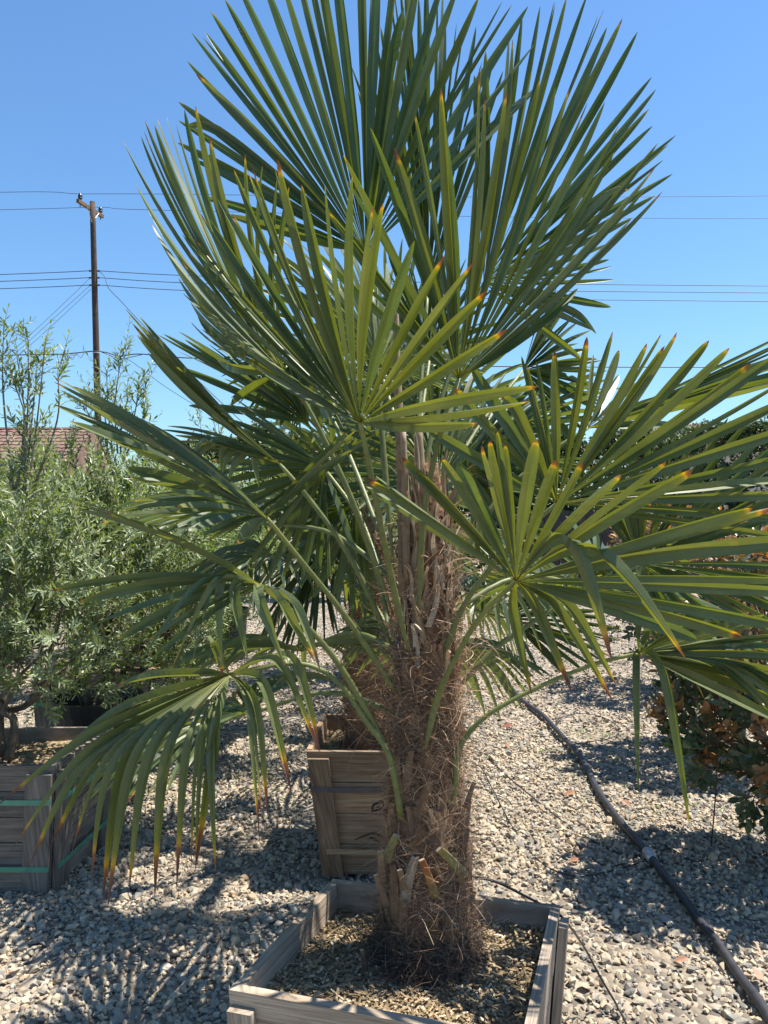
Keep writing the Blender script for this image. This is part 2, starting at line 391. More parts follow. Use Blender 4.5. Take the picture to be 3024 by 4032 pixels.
# small weeds between the stones
mb = MB()
for (px, py, k) in ((2330,2900,60),(2130,2950,30),(2440,3080,24),(2660,3190,30),(1080,3130,30),(1130,2960,24),(2200,3000,20),(2850,3110,26),(1000,3060,20)):
    c0 = G(px, py)
    for _ in range(k):
        b = c0+np.array([random.gauss(0,0.09), random.gauss(0,0.09), 0.012])
        d = np.array([random.gauss(0,1), random.gauss(0,1), 0.5]); d = nrm(d); L = random.uniform(0.012, 0.03)
        s = nrm(np.cross(d, [0,0,1]))*L*0.22
        mb.add([b, b+d*L*0.5+s, b+d*L, b+d*L*0.5-s], [[0,1,2,3]], (random.random(),0,0,1))
tag(mb.build('weeds', M_OLIVE2), 'tiny green weeds sprouting between the gravel stones', 'weeds', kind='stuff')

# ------------------------------------------------------------------ planter boxes
def planter(name, label, corners, ztop, zbot, wood, soil_drop=0.09, planks=4, straps=(), battens=(0,), bw=0.075, group=None, taper=0.86, chips=350, cat='planter box', woodb=None):
    """corners: front-left, front-right, back-right, back-left (xy of the rim, outside)"""
    C = np.array(corners, float); ctr = C.mean(0); B = ctr+(C-ctr)*taper
    root = thing(name, (ctr[0], ctr[1], zbot), label, cat, group); org = root.location[:]
    H = ztop-zbot; th = 0.022
    def pt(i, z, inset=0.0):
        t = (ztop-z)/H; p = C[i]*(1-t)+B[i]*t
        q = ctr-p; return np.array([*(p+nrm(q)*inset*1.414), z])
    edges = [(0,1),(1,2),(2,3),(3,0)]
    names = ['side_panel']*4
    for e, (i, j) in enumerate(edges):
        mb = MB(); full = e in (0,2)
        zs = np.linspace(ztop, zbot, planks+1)
        for k in range(planks):
            za, zb = zs[k]-(0.002 if k else 0), zs[k+1]+0.002
            prd = random.uniform(-0.0015, 0.0025)
            a0, b0 = pt(i, zb), pt(j, zb); a1, b1 = pt(i, za), pt(j, za)
            d = nrm(b1-a1); nin = np.array([-d[1], d[0], 0.0])
            if np.dot(nin[:2], ctr-a1[:2]) < 0: nin = -nin
            e0 = 0.0 if full else th+0.001
            a0, a1 = a0+d*e0, a1+d*e0; b0, b1 = b0-d*e0, b1-d*e0
            jz = np.array([0,0,random.uniform(-0.004,0.004) if k == 0 else 0])
            a1 = a1+jz; b1 = b1+jz*random.uniform(-1,1)
            q = [a0,b0,b1,a1]; o = [p-nin*prd for p in q]; ii = [p+nin*th for p in q]
            hexa(mb, o+ii, 0, (random.random(),0,0,1), grain=d)
            for (pa, pb) in ((a0,a1),(b0,b1)):                       # nail heads
                sg = d if pa is a0 else -d
                for fr in (0.28, 0.72):
                    c0 = pa*(1-fr)+pb*fr+sg*random.uniform(0.012,0.022)-nin*(prd+0.0012); uu = np.array([0,0,1.0]); rr = 0.0035
                    mb.add([c0+(d*math.cos(t)+uu*math.sin(t))*rr for t in np.linspace(0,6.283,7)[:-1]], [[0,1,2,3,4,5]] , (0,0,0,1), 1)
        mb.build('side_panel', [wood, M_NAIL], root, org)
    # battens on the outside of the chosen sides, near the corners
    for e in battens:
        i, j = edges[e]
        for s in (0, 1):
            mb = MB()
            a1, b1 = pt(i, ztop-0.03), pt(j, ztop-0.03); a0, b0 = pt(i, zbot), pt(j, zbot)
            d = nrm(b1-a1); nout = -np.array([-d[1], d[0], 0.0])
            if np.dot(nout[:2], ctr-a1[:2]) > 0: nout = -nout
            if s == 0: q = [a0+d*0.004, a0+d*bw, a1+d*bw, a1+d*0.004]
            else: q = [b0-d*bw, b0-d*0.004, b1-d*0.004, b1-d*bw]
            hexa(mb, [p+nout*0.026 for p in q]+[p+nout*0.004 for p in q], 0, (random.random()*0.6,0,0,1), grain=(0,0,1))
            mb.build('corner_batten', woodb or wood, root, org)
    for (z, h, sm, off) in straps:
        mb = MB()
        for e, (i, j) in enumerate(edges):
            o = off if e in battens else 0.006
            a0, b0, a1, b1 = pt(i, z), pt(j, z), pt(i, z+h), pt(j, z+h)
            d = nrm(b1-a1); nout = -np.array([-d[1], d[0], 0.0])
            if np.dot(nout[:2], ctr-a1[:2]) > 0: nout = -nout
            ex = 0.0 if e in (0,2) else -0.003
            q = [a0-d*ex, b0+d*ex, b1+d*ex, a1-d*ex]
            hexa(mb, [p+nout*(o+0.002) for p in q]+[p+nout*o for p in q], 0)
        mb.build('strap', sm, root, org)
    # soil with chips
    mb = MB(); zs_ = ztop-soil_drop; K = 40
    uu, vv = np.meshgrid(np.linspace(0,1,K), np.linspace(0,1,K))
    q = [pt(i, zs_, th) for i in range(4)]
    S = (1-uu)[...,None]*(1-vv)[...,None]*q[0]+uu[...,None]*(1-vv)[...,None]*q[1]+uu[...,None]*vv[...,None]*q[2]+(1-uu)[...,None]*vv[...,None]*q[3]
    S[...,2] += rng.normal(0, 0.0035, (K,K))+0.012*np.sin(5*uu+1)*np.cos(4*vv)
    idx = np.arange(K*K).reshape(K,K)
    c = np.zeros((K*K,4)); c[:,3] = 1; c[:,0] = np.clip(rng.normal(0.62, 0.16, K*K), 0, 1)
    mb.add(S.reshape(-1,3), np.stack([idx[:-1,:-1], idx[:-1,1:], idx[1:,1:], idx[1:,:-1]], -1).reshape(-1,4), c)
    for _ in range(chips):
        a, b = random.randrange(K), random.randrange(K); p = S[b,a]+np.array([0,0,0.004])
        L, w = random.choice([1,1,1,2.2])*random.uniform(0.002,0.009), random.uniform(0.0012,0.0032); yaw = random.uniform(0,6.28); pit = random.gauss(0,0.35)
        d = np.array([math.cos(yaw)*math.cos(pit), math.sin(yaw)*math.cos(pit), math.sin(pit)]); s = nrm(np.cross(d,[0,0,1]))*w; u = np.array([0,0,0.0022])
        hexa(mb, [p-d*L-s, p+d*L-s, p+d*L+s, p-d*L+s, p-d*L-s+u, p+d*L-s+u, p+d*L+s+u, p-d*L+s+u], 0, (random.choice([0.45,0.6,0.7,0.75,0.8,0.85,1.0]),0,0,1))
    mb.build('soil', M_SOIL, root, org)
    return root
GP = 'wooden planter boxes in the palm row'
b1 = planter('planter_box', 'grey weathered wooden planter box at the bottom of the photo, holding the largest palm', [(-0.334,1.658),(0.285,1.487),(0.463,2.022),(-0.143,2.159)], 0.57, 0.02, M_WOODG, 0.065, 4, battens=(0,1), bw=0.06, group=GP, taper=0.88, chips=4500)
w = 0.305
b2 = planter('planter_box', 'brown planter box with black stamp marks and a steel strap, behind the nearest box', [(-0.335,3.32),(0.285,3.30),(0.30,3.91),(-0.315,3.93)], 0.57, 0.01, M_WOODB, 0.07, 4, straps=((0.395,0.022,M_STRAPD,0.027),), battens=(0,), bw=0.095, group=GP, woodb=M_WOODD, taper=0.80)
b3 = planter('planter_box', 'shaded brown planter box third in the palm row, half hidden by the trunk', [(-0.30,5.23),(0.32,5.23),(0.32,5.82),(-0.29,5.82)], 0.57, 0.01, M_WOODB, 0.07, 4, straps=((0.30,0.02,M_STRAPD,0.027),), battens=(0,), bw=0.08, group=GP, woodb=M_WOODD)
b4 = planter('planter_box', 'farthest planter box in the palm row, seen through hanging fronds', [(-0.26,7.1),(0.36,7.1),(0.36,7.7),(-0.26,7.7)], 0.57, 0.01, M_WOODB, 0.07, 4, battens=(0,), group=GP, woodb=M_WOODD)
# light batten low on box two
mb = MB()
zz = 0.115
hexa(mb, [(-0.25,3.338,zz),(0.25,3.322,zz),(0.25,3.322,zz+0.022),(-0.25,3.338,zz+0.022),(-0.25,3.372,zz),(0.25,3.372,zz),(0.25,3.372,zz+0.022),(-0.25,3.372,zz+0.022)], 0, (1,0,0,1))
mb.build('bottom_rail', M_WOODB, b2, b2.location[:])
# stamp marks on the front of box two (strokes, 1.5 mm proud)
def stamp_y(z): return 3.312+(0.57-z)/0.56*(0.3*0.20)
def stroke(pts, w):
    mbs = MB()
    pp = np.array([(*(P(px,py,3.36)[[0]]), 0, P(px,py,3.36)[2]) for px,py in pts]); pp[:,1] = [stamp_y(z)-0.0045 for z in pp[:,2]]
    pp = catmull(pp, 4); wv = np.interp(np.linspace(0,1,len(pp)), np.linspace(0,1,len(w)), w)
    d = nrm(np.gradient(pp, axis=0)); s = np.stack([-d[:,2], 0*d[:,0], d[:,0]], 1)*wv[:,None]
    q = np.array([0,0.002,0])
    for i in range(len(pp)-1):
        hexa(mbs, [pp[i]-s[i], pp[i+1]-s[i+1], pp[i+1]+s[i+1], pp[i]+s[i], pp[i]-s[i]+q, pp[i+1]-s[i+1]+q, pp[i+1]+s[i+1]+q, pp[i]+s[i]+q])
    return mbs
for pts, w in (([(1507,3142),(1490,3150),(1470,3163),(1467,3180),(1480,3184),(1497,3178),(1510,3162),(1507,3148)], [0.006,0.005,0.004,0.003,0.004]),
               ([(1462,3190),(1478,3183),(1492,3180),(1498,3176)], [0.002,0.004,0.002]),
               ([(1484,3172),(1492,3166),(1498,3170)], [0.003,0.002]),
               ([(1506,3180),(1514,3186),(1522,3193)], [0.003,0.004,0.001]),
               ([(1398,3304),(1425,3292),(1450,3282),(1468,3277),(1490,3284),(1512,3295),(1526,3303)], [0.001,0.003,0.004,0.005,0.004,0.001]),
               ([(1452,3300),(1466,3296),(1478,3304),(1494,3314)], [0.001,0.006,0.006,0.001]),
               ([(1468,3292),(1476,3300)], [0.004,0.005])):
    stroke(pts, w).build('stamp_mark', M_INK, b2, b2.location[:])

GO = 'wooden planter boxes under the olive trees'
o1 = planter('planter_box', 'weathered grey box with two green straps at the left edge, under the front olive', [(-2.12,3.18),(-1.36,3.18),(-1.32,3.76),(-2.12,3.76)], 0.55, 0.01, M_WOODS, 0.07, 5, straps=((0.395,0.022,M_STRAPG,0.028),(0.115,0.022,M_STRAPG,0.028)), battens=(0,1), bw=0.11, group=GO, taper=0.92)
o2 = planter('planter_box', 'second weathered olive box, behind the one with green straps', [(-2.25,4.93),(-1.5,4.93),(-1.46,5.6),(-2.25,5.6)], 0.55, 0.01, M_WOODS, 0.08, 5, straps=((0.36,0.022,M_STRAPG,0.028),), battens=(0,1), bw=0.11, group=GO, taper=0.93)
fbx = planter('planter_box', 'tiny distant brown planter box with a green strap, seen across the gravel on the right', [(2.2,13.0),(2.9,13.0),(2.9,13.6),(2.2,13.6)], 0.5, 0.01, M_WOODB, 0.08, 4, straps=((0.12,0.04,M_STRAPG,0.028),), battens=(0,), chips=20, woodb=M_WOODD)

# ------------------------------------------------------------------ black nursery pots
def pot(x, y, r, h, label):
    root = thing('plant_pot', (x,y,0), label, 'plant pot', 'black nursery pots under the olive trees')
    mb = MB(); K = 28
    prof = [(r*0.82,0.0),(r*0.84,h*0.1),(r*0.93,h*0.86),(r*1.0,h*0.87),(r*1.04,h),(r*0.99,h),(r*0.93,h*0.86),(r*0.90,h*0.80)]
    v = [[x+a*math.cos(t), y+a*math.sin(t), z] for a, z in prof for t in np.linspace(0,2*math.pi,K,endpoint=False)]
    f = [[i*K+j, i*K+(j+1)%K, (i+1)*K+(j+1)%K, (i+1)*K+j] for i in range(len(prof)-1) for j in range(K)]
    mb.add(v, f); mb.build('pot_wall', M_POT, root, root.location[:], smooth=False)
    mb = MB(); v = [[x, y, h*0.84]]+[[x+r*0.925*q*math.cos(t), y+r*0.925*q*math.sin(t), h*0.83+random.uniform(-.008,.012)] for q in (0.5,1.0) for t in np.linspace(0,2*math.pi,K,endpoint=False)]
    f = [[0,1+j,1+(j+1)%K] for j in range(K)]+[[1+j,1+K+j,1+K+(j+1)%K,1+(j+1)%K] for j in range(K)]
    mb.add(v, f, (0.45,0,0,1)); mb.build('soil', M_SOIL, root, root.location[:])
pot(-1.64,4.4,0.245,0.55,'nearest black pot, right of the front olive stems')
pot(-1.98,7.2,0.27,0.48,'middle black pot, half hidden under drooping olive branches')
pot(-1.72,8.4,0.24,0.55,'farthest black pot, right of the olives beside the hanging palm fronds')

# ------------------------------------------------------------------ fan palms
STN = np.array([0.0,0.05,0.11,0.18,0.26,0.34,0.42,0.50,0.58,0.66,0.74,0.81,0.87,0.92,0.955,0.98,1.0])
def fan_mesh(mb, hub, ctrl, tips, wgt, wmax, rnd, hint, fuse=0.47, fold=0.42, twist=0.35, blunt=0.0):
    """one blade: segments are rational quadratic curves from the hub over ctrl to tips"""
    n = len(tips); hub = np.asarray(hub); s = STN
    w = np.broadcast_to(np.asarray(wgt, float), (n,))
    B0 = ((1-s)**2)[None,:]; B1 = (2*s*(1-s))[None,:]*w[:,None]; B2 = (s**2)[None,:]
    den = (B0+B1+B2)[...,None]
    Pn = (B0[...,None]*hub+B1[...,None]*ctrl[:,None,:]+B2[...,None]*tips[:,None,:])/den     # n, S, 3
    Tn = nrm(np.gradient(Pn, axis=1))
    nxt = np.concatenate([Pn[1:], Pn[-1:]*2-Pn[-2:-1]]); prv = np.concatenate([Pn[:1]*2-Pn[1:2], Pn[:-1]])
    gap = np.minimum(np.linalg.norm(nxt-Pn, axis=2), np.linalg.norm(Pn-prv, axis=2)*1.3)
    Sd = nrm(nxt-prv); k = 4
    S0 = Sd[:,k:k+1,:]                                          # side direction near the hub
    S0 = nrm(S0-Tn*np.sum(S0*Tn, axis=2, keepdims=True))
    Nn = np.cross(S0, Tn)
    sg = np.sign(np.sum(Nn[:,k]*hint, axis=1)); sg[sg == 0] = 1
    if sg.sum() < 0: sg[:] = -1
    else: sg[:] = 1
    Nn = Nn*sg[:,None,None]; S0 = S0*sg[:,None,None]
    tw = rng.normal(0, twist, n)[:,None]*np.clip((s-0.35)/0.65, 0, 1)[None,:]
    ct, st_ = np.cos(tw)[...,None], np.sin(tw)[...,None]
    S1 = S0*ct+Nn*st_; N1 = Nn*ct-S0*st_
    kf = int(np.argmin(np.abs(s-fuse)))
    fz = np.clip(rng.normal(fuse, 0.05, n), 0.25, 0.6)
    hwf = np.minimum(gap*0.52, wmax)
    ref = np.array([np.interp(fz[i], s, hwf[i]) for i in range(n)])
    ref = np.clip(ref, wmax*0.35, wmax)
    free = np.interp(s, [0,0.4,0.6,0.74,0.86,0.93,0.97,1.0], [1.0,1.0,1.06,0.98,0.74,0.48,0.28,0.04])
    free = free*(1-blunt)+blunt*np.interp(s, [0,0.6,0.8,0.9,0.96,0.985,1.0], [1.0,1.1,1.1,0.98,0.78,0.5,0.06])
    hw = np.where(s[None,:] < fz[:,None], np.minimum(hwf, ref[:,None]*1.02), ref[:,None]*free[None,:])
    hw[:,0] = 0.0015
    fo = fold*np.interp(s, [0,0.4,1], [1.15,0.85,0.6])[None,:]*rng.uniform(0.7,1.25,n)[:,None]
    Lh = (hw*np.cos(np.arctan(fo)))[...,None]
    E1 = Pn-S1*Lh+N1*(hw*fo*0.55)[...,None]; E2 = Pn+S1*Lh+N1*(hw*fo*0.55)[...,None]; C = Pn-N1*(hw*fo*0.45)[...,None]
    V = np.stack([E1, C, E2], 2)                                 # n,S,3,3
    S = len(s); base = np.arange(n)[:,None]*S*3+np.arange(S-1)[None,:]*3
    f1 = np.stack([base, base+1, base+4, base+3], -1); f2 = np.stack([base+1, base+2, base+5, base+4], -1)
    ff = np.concatenate([f1.reshape(-1,4), f2.reshape(-1,4)])
    # winding so that the front face looks along +N
    a = V.reshape(-1,3); q = ff[len(ff)//4]; fn = np.cross(a[q[1]]-a[q[0]], a[q[3]]-a[q[0]])
    if np.dot(fn, N1[min(n-1,n//2), S//2]) < 0: ff = ff[:,::-1]
    c = np.zeros((n,S,3,4)); c[...,0] = s[None,:,None]; c[...,1] = rnd(n)[:,None,None]; c[...,2] = np.array([0,0.5,1])[None,None,:]; c[...,3] = 1
    uv = np.zeros((n,S,3,2)); uv[...,0] = s[None,:,None]*0.6; uv[...,1] = np.array([0,0.5,1])[None,None,:]*0.03+np.arange(n)[:,None,None]*0.11
    mb.add(a, ff, c.reshape(-1,4), 0, uv.reshape(-1,2))

def petiole_mesh(pts, r0, r1):
    mb = MB(); path = catmull(pts, 6); n = len(path)
    t = np.linspace(0,1,n); rad = r1+(r0-r1)*(1-t)**1.6
    rad[-1] *= 0.7; rad[:4] *= np.array([0.25,0.5,0.75,0.92])
    c = np.zeros((n,4)); c[:,3] = 1; c[:,0] = np.clip(t+0.1*np.sin(9*t), 0, 1)
    tube(mb, path, rad, 8, c, 0, flat=0.55, ref=(0.05,-1,0.25))
    # little teeth along the margins
    T = nrm(np.gradient(path, axis=0)); A = nrm(np.cross(T, np.array([0.05,-1,0.25])))
    for i in range(2, int(n*0.8)):
        for sg in (-1, 1):
            for k in range(2):
                u = random.random(); p = path[i]*(1-u)+path[min(i+1,n-1)]*u+A[i]*sg*rad[i]*0.95
                d = nrm(A[i]*sg+T[i]*0.6)*0.004
                mb.add([p-T[i]*0.0015, p+T[i]*0.0015, p+d], [[0,1,2]], (0.9,0,0,1))
    return mb

CAMDIR = np.array([0,-0.85,0.5])
def interp_ctrl(ctl, n):
    ctl = np.asarray(ctl, float); u = np.linspace(0, len(ctl)-1, n)
    return np.stack([np.interp(u, np.arange(len(ctl)), ctl[:,k]) for k in range(ctl.shape[1])], 1)

class Palm:
    def __init__(s, base, label, mats=M_FROND):
        s.root = thing('palm_tree', base, label, 'palm tree', 'fan palms in the box row'); s.org = s.root.location[:]; s.mat = mats
    def frond(s, pet, hub, fans, wmax=0.0135, r=(0.0090,0.0047), hint=CAMDIR, label=None, fuse=0.41, age=0.5, fold=0.95, twist=0.42):
        """fans: list of dicts tips (world) / ctrl (world) / w"""
        mb = MB()
        rnd = lambda n: np.clip(rng.normal(age, 0.22, n), 0, 1)
        for fd in fans:
            fan_mesh(mb, hub, fd['ctrl'], fd['tips'], fd.get('w', 1.0), fd.get('wmax', wmax), rnd, hint, fd.get('fuse', fuse), fold, fd.get('twist', twist), fd.get('blunt', 0.15))
        o = mb.build('frond', s.mat, s.root, s.org, smooth=False)
        if label: o['label'] = label
        pm = petiole_mesh(pet, *r).build('petiole', M_PET, o, s.org, smooth=True)
        return o
    def generic(s, attach, az, el, plen, Rr, droop, n=36, span=210, wmax=0.013, hang=0.3, age=0.5, nh=None):
        d = np.array([math.sin(az)*math.cos(el), math.cos(az)*math.cos(el), math.sin(el)])
        side = nrm(np.cross(d, [0,0,1])); up = np.cross(side, d)
        mid = attach+d*plen*0.5+np.array([0,0,0.05*plen]); hub = attach+d*plen-np.array([0,0,droop*plen*0.5])
        A = nrm(d+np.array([0,0,-droop])+rng.normal(0,0.06,3)); side = nrm(np.cross(A, up)); N_ = np.cross(side, A)
        roll = rng.normal(0, 0.35); side, N_ = side*math.cos(roll)+N_*math.sin(roll), N_*math.cos(roll)-side*math.sin(roll)
        a = np.linspace(-R(span)/2, R(span)/2, n)+rng.normal(0, 0.012, n)
        cup = 0.22
        dirs = np.cos(a)[:,None]*A+np.sin(a)[:,None]*side+(cup*(1-np.cos(a))*0.5)[:,None]*N_
        L = Rr*(1-0.30*np.abs(np.sin(a/2))**1.5)*rng.uniform(0.93,1.04,n)
        tips = hub+nrm(dirs)*L[:,None]; ctrl = hub+nrm(dirs)*(L*0.55)[:,None]+N_*0.04
        sag = np.clip(rng.normal(hang, 0.12, n), 0.02, 1.4)
        # hanging segment tips: shorten outwards, drop
        tips = tips*1.0; horiz = tips-ctrl
        tips = ctrl+horiz*(1-0.45*np.minimum(sag,1.0))[:,None]; tips[:,2] -= L*0.42*sag
        w = np.where(sag > 0.55, 2.6, 1.0)
        return s.frond([attach, mid, hub], hub, [dict(tips=tips, ctrl=ctrl, w=w)], wmax=wmax, hint=N_, age=age)

def trunk_mesh(cx, cy, z0, z1, prof, lean=(0,0)):
    mb = MB(); K = 30; zs = np.linspace(z0, z1, 44); v = []
    for z in zs:
        t = (z-z0)/(z1-z0); r = np.interp(t, *zip(*prof))
        for j in range(K):
            a = 2*math.pi*j/K
            rr = r*(0.92+0.07*math.sin(5*a+z*21)+0.05*math.sin(11*a-z*47)+random.uniform(-0.03,0.03))
            v.append([cx+lean[0]*t+rr*math.cos(a), cy+lean[1]*t+rr*math.sin(a), z])
    f = [[i*K+j, i*K+(j+1)%K, (i+1)*K+(j+1)%K, (i+1)*K+j] for i in range(len(zs)-1) for j in range(K)]
    f.append([(len(zs)-1)*K+j for j in range(K)])
    mb.add(v, f); return mb

def fibre_mesh(cx, cy, z0, z1, prof, count, lean=(0,0), lmin=0.05, lmax=0.15, w=0.0009, grey_base=0.25, upb=0.3):
    """curling strands: vectorised thin ribbons"""
    Sg = 8; n = count
    t = rng.uniform(0, 1, n); z = z0+(z1-z0)*t
    r = np.interp(t, *zip(*prof))*rng.uniform(0.93, 1.06, n); a = rng.uniform(0, 2*math.pi, n)
    p = np.stack([cx+lean[0]*t+r*np.cos(a), cy+lean[1]*t+r*np.sin(a), z], 1)
    rad = np.stack([np.cos(a), np.sin(a), 0*a], 1); tan = np.stack([-np.sin(a), np.cos(a), 0*a], 1)*np.sign(rng.normal(0,1,n))[:,None]
    d = nrm(tan*rng.uniform(0.3,1.2,n)[:,None]+rad*(rng.uniform(0.0,1,n)**3*0.75)[:,None]+np.array([0,0,1])*rng.normal(upb,0.5,n)[:,None])
    L = rng.uniform(lmin, lmax, n)*rng.choice([0.6,1,1,1.35], n); step = L/Sg
    curl = rng.normal(0, 1, (n,3))*0.22-rad*0.20-np.array([0,0,0.05])
    pts = [p]
    for k in range(Sg):
        p = p+d*step[:,None]; pts.append(p)
        d = nrm(d+curl*rng.uniform(0.5,1.4,(n,1))+rng.normal(0,0.07,(n,3)))
    Pt = np.stack(pts, 1); T = nrm(np.gradient(Pt, axis=1))
    sd_ = nrm(np.cross(T, nrm(rng.normal(0,1,(n,1,3)))))
    ww = w*rng.choice([0.7,1,1.2,2.2], n, p=[.35,.4,.2,.05])[:,None,None]*np.linspace(1,0.35,Sg+1)[None,:,None]
    V = np.stack([Pt-sd_*ww, Pt+sd_*ww], 2).reshape(-1,3)
    b = np.arange(n)[:,None]*(Sg+1)*2+np.arange(Sg)[None,:]*2
    ff = np.stack([b, b+1, b+3, b+2], -1).reshape(-1,4)
    c = np.zeros((n,Sg+1,2,4)); c[...,3] = 1
    c[...,0] = np.clip(rng.beta(1.6,1.8,n)*0.95*np.clip(0.22+(z-z0)/0.26, 0.22, 1), 0, 1)[:,None,None]  # low strands darker: greyer hair plus shade painted into the colour
    mb = MB(); mb.add(V, ff, c.reshape(-1,4)); return mb

def sheath_mesh(cx, cy, z0, z1, prof, count, lmin, lmax, w):
    mb = MB()
    for _ in range(count):
        t = random.random(); z = z0+(z1-z0)*t; a = random.uniform(0, 2*math.pi); L = random.uniform(lmin, lmax); S = 9
        wd = w*random.uniform(0.5,1.3); da = random.gauss(0,0.25); out = max(0, random.gauss(0.02,0.03)); cz = random.uniform(0,1)
        v = []; 
        for k in range(S+1):
            u = k/S; zz = z+L*u; tt = min(max((zz-z0)/(z1-z0),0),1); r = np.interp(tt, *zip(*prof))+0.004+out*u**3*2
            aa = a+da*u+0.12*math.sin(5*u+cz*6); q = wd*(1-0.75*u**2)
            ct = np.array([cx+r*math.cos(aa), cy+r*math.sin(aa), zz-0.3*out*u**4*4]); tn = np.array([-math.sin(aa), math.cos(aa), 0]); rd = np.array([math.cos(aa), math.sin(aa), 0])
            tw = 0.9*u*math.sin(cz*9)
            s = tn*math.cos(tw)+rd*math.sin(tw)
            v += [ct-s*q, ct+rd*q*0.25, ct+s*q]
        f = []
        for k in range(S): f += [[3*k,3*k+1,3*k+4,3*k+3],[3*k+1,3*k+2,3*k+5,3*k+4]]
        mb.add(v, f, (np.clip(random.gauss(0.55,0.25),0,1),0,0,1))
    return mb

# ---- the big palm
CX, CY = 0.106, 1.90
hero = Palm((CX, CY, 0.47), 'largest fan palm with a shaggy fibrous trunk, in the nearest planter box')
prof = [(0,0.108),(0.12,0.100),(0.28,0.086),(0.45,0.074),(0.62,0.062),(0.75,0.054),(0.88,0.046),(1.0,0.03)]
ZT0, ZT1 = 0.44, 1.72
trunk_mesh(CX, CY, ZT0, ZT1, prof).build('trunk', M_TRUNK, hero.root, hero.org, smooth=True)
fprof = [(0,0.128),(0.10,0.112),(0.22,0.098),(0.42,0.085),(0.70,0.074),(1.0,0.060)]
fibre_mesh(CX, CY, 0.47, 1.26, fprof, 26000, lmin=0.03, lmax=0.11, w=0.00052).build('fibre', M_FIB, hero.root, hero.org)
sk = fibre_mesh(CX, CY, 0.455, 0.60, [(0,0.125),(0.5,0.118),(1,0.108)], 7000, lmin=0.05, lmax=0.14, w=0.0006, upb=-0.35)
for c_ in sk.c: c_[:,0] *= 0.2  # dark grey hair, darkened further with painted shade at the base
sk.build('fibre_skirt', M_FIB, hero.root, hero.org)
fibre_mesh(CX, CY, 1.02, 1.44, [(0,0.074),(1,0.054)], 900, lmin=0.08, lmax=0.22, w=0.0010, upb=0.5).build('fibre', M_FIB, hero.root, hero.org)
sheath_mesh(CX, CY, 1.06, 1.58, [(0,0.076),(0.5,0.062),(1,0.050)], 170, 0.10, 0.30, 0.0062).build('leaf_sheath', M_SHEATH, hero.root, hero.org)
# matted old leaf bases in rows round the trunk
mb = MB()
for k in range(120):
    z = random.uniform(0.52, 1.22); a = k*2.399; t = (z-ZT0)/(ZT1-ZT0); r = np.interp(t, *zip(*prof))
    L, wd = random.uniform(0.07,0.14), random.uniform(0.010,0.022); S = 6; v = []; out = random.uniform(0.002,0.016); ja = random.gauss(0,0.25)
    for q in range(S+1):
        u = q/S; aa = a+ja*u; rr = r+0.004+out*u; ct = np.array([CX+rr*math.cos(aa), CY+rr*math.sin(aa), z+L*u]); tn = np.array([-math.sin(aa), math.cos(aa), 0]); rd = np.array([math.cos(aa), math.sin(aa), 0])
        q_ = wd*(1-0.55*u)*(1+random.uniform(-.15,.15)); v += [ct-tn*q_-rd*0.004, ct+rd*0.006, ct+tn*q_-rd*0.004]
    f = []
    for q in range(S): f += [[3*q,3*q+1,3*q+4,3*q+3],[3*q+1,3*q+2,3*q+5,3*q+4]]
    mb.add(v, f, (np.clip(random.gauss(0.28,0.2),0,1),0,0,1))
mb.build('old_leaf_bases', M_SHEATH, hero.root, hero.org)
# cut leaf stubs: (base px,py) -> (top px,py), kind colour
def stub(palm, b, t, Yb, Yt, r, col):
    mb = MB(); p = [P(*b, Yb), (P(*b, Yb)*0.5+P(*t, Yt)*0.5)+np.array([0,0.0,0.004]), P(*t, Yt)]
    path = catmull(p, 4); c = np.zeros((len(path),4)); c[:,3] = 1; c[:,0] = np.clip(col+np.linspace(-0.25,0.05,len(path)), 0, 1)
    tube(mb, path, [r*1.25, r*0.9, r*0.78], 10, c, 0, flat=0.38, capm=1, ref=(0.05,-1,0.1))
    return mb.build('leaf_stub', [M_STUB, M_CUT], palm.root, palm.org)
for a in (((1520,3390),(1562,3288),1.82,1.79,0.014,0.72),((1505,3470),(1498,3352),1.82,1.78,0.011,0.45),((1715,3530),(1660,3385),1.80,1.755,0.012,1.0),
          ((1825,3445),(1728,3342),1.83,1.76,0.014,0.75),((1590,3500),(1573,3425),1.80,1.765,0.010,0.35),
          ((1520,3560),(1478,3445),1.81,1.77,0.013,0.15),
          ((1835,3180),(1868,3080),1.87,1.86,0.012,0.25),((1440,3830),(1425,3740),1.82,1.80,0.012,0.05)):
    a = (*a[:4], a[4]*(0.80 if a[5] > 0.3 else 0.55), a[5]); stub(hero, *a)

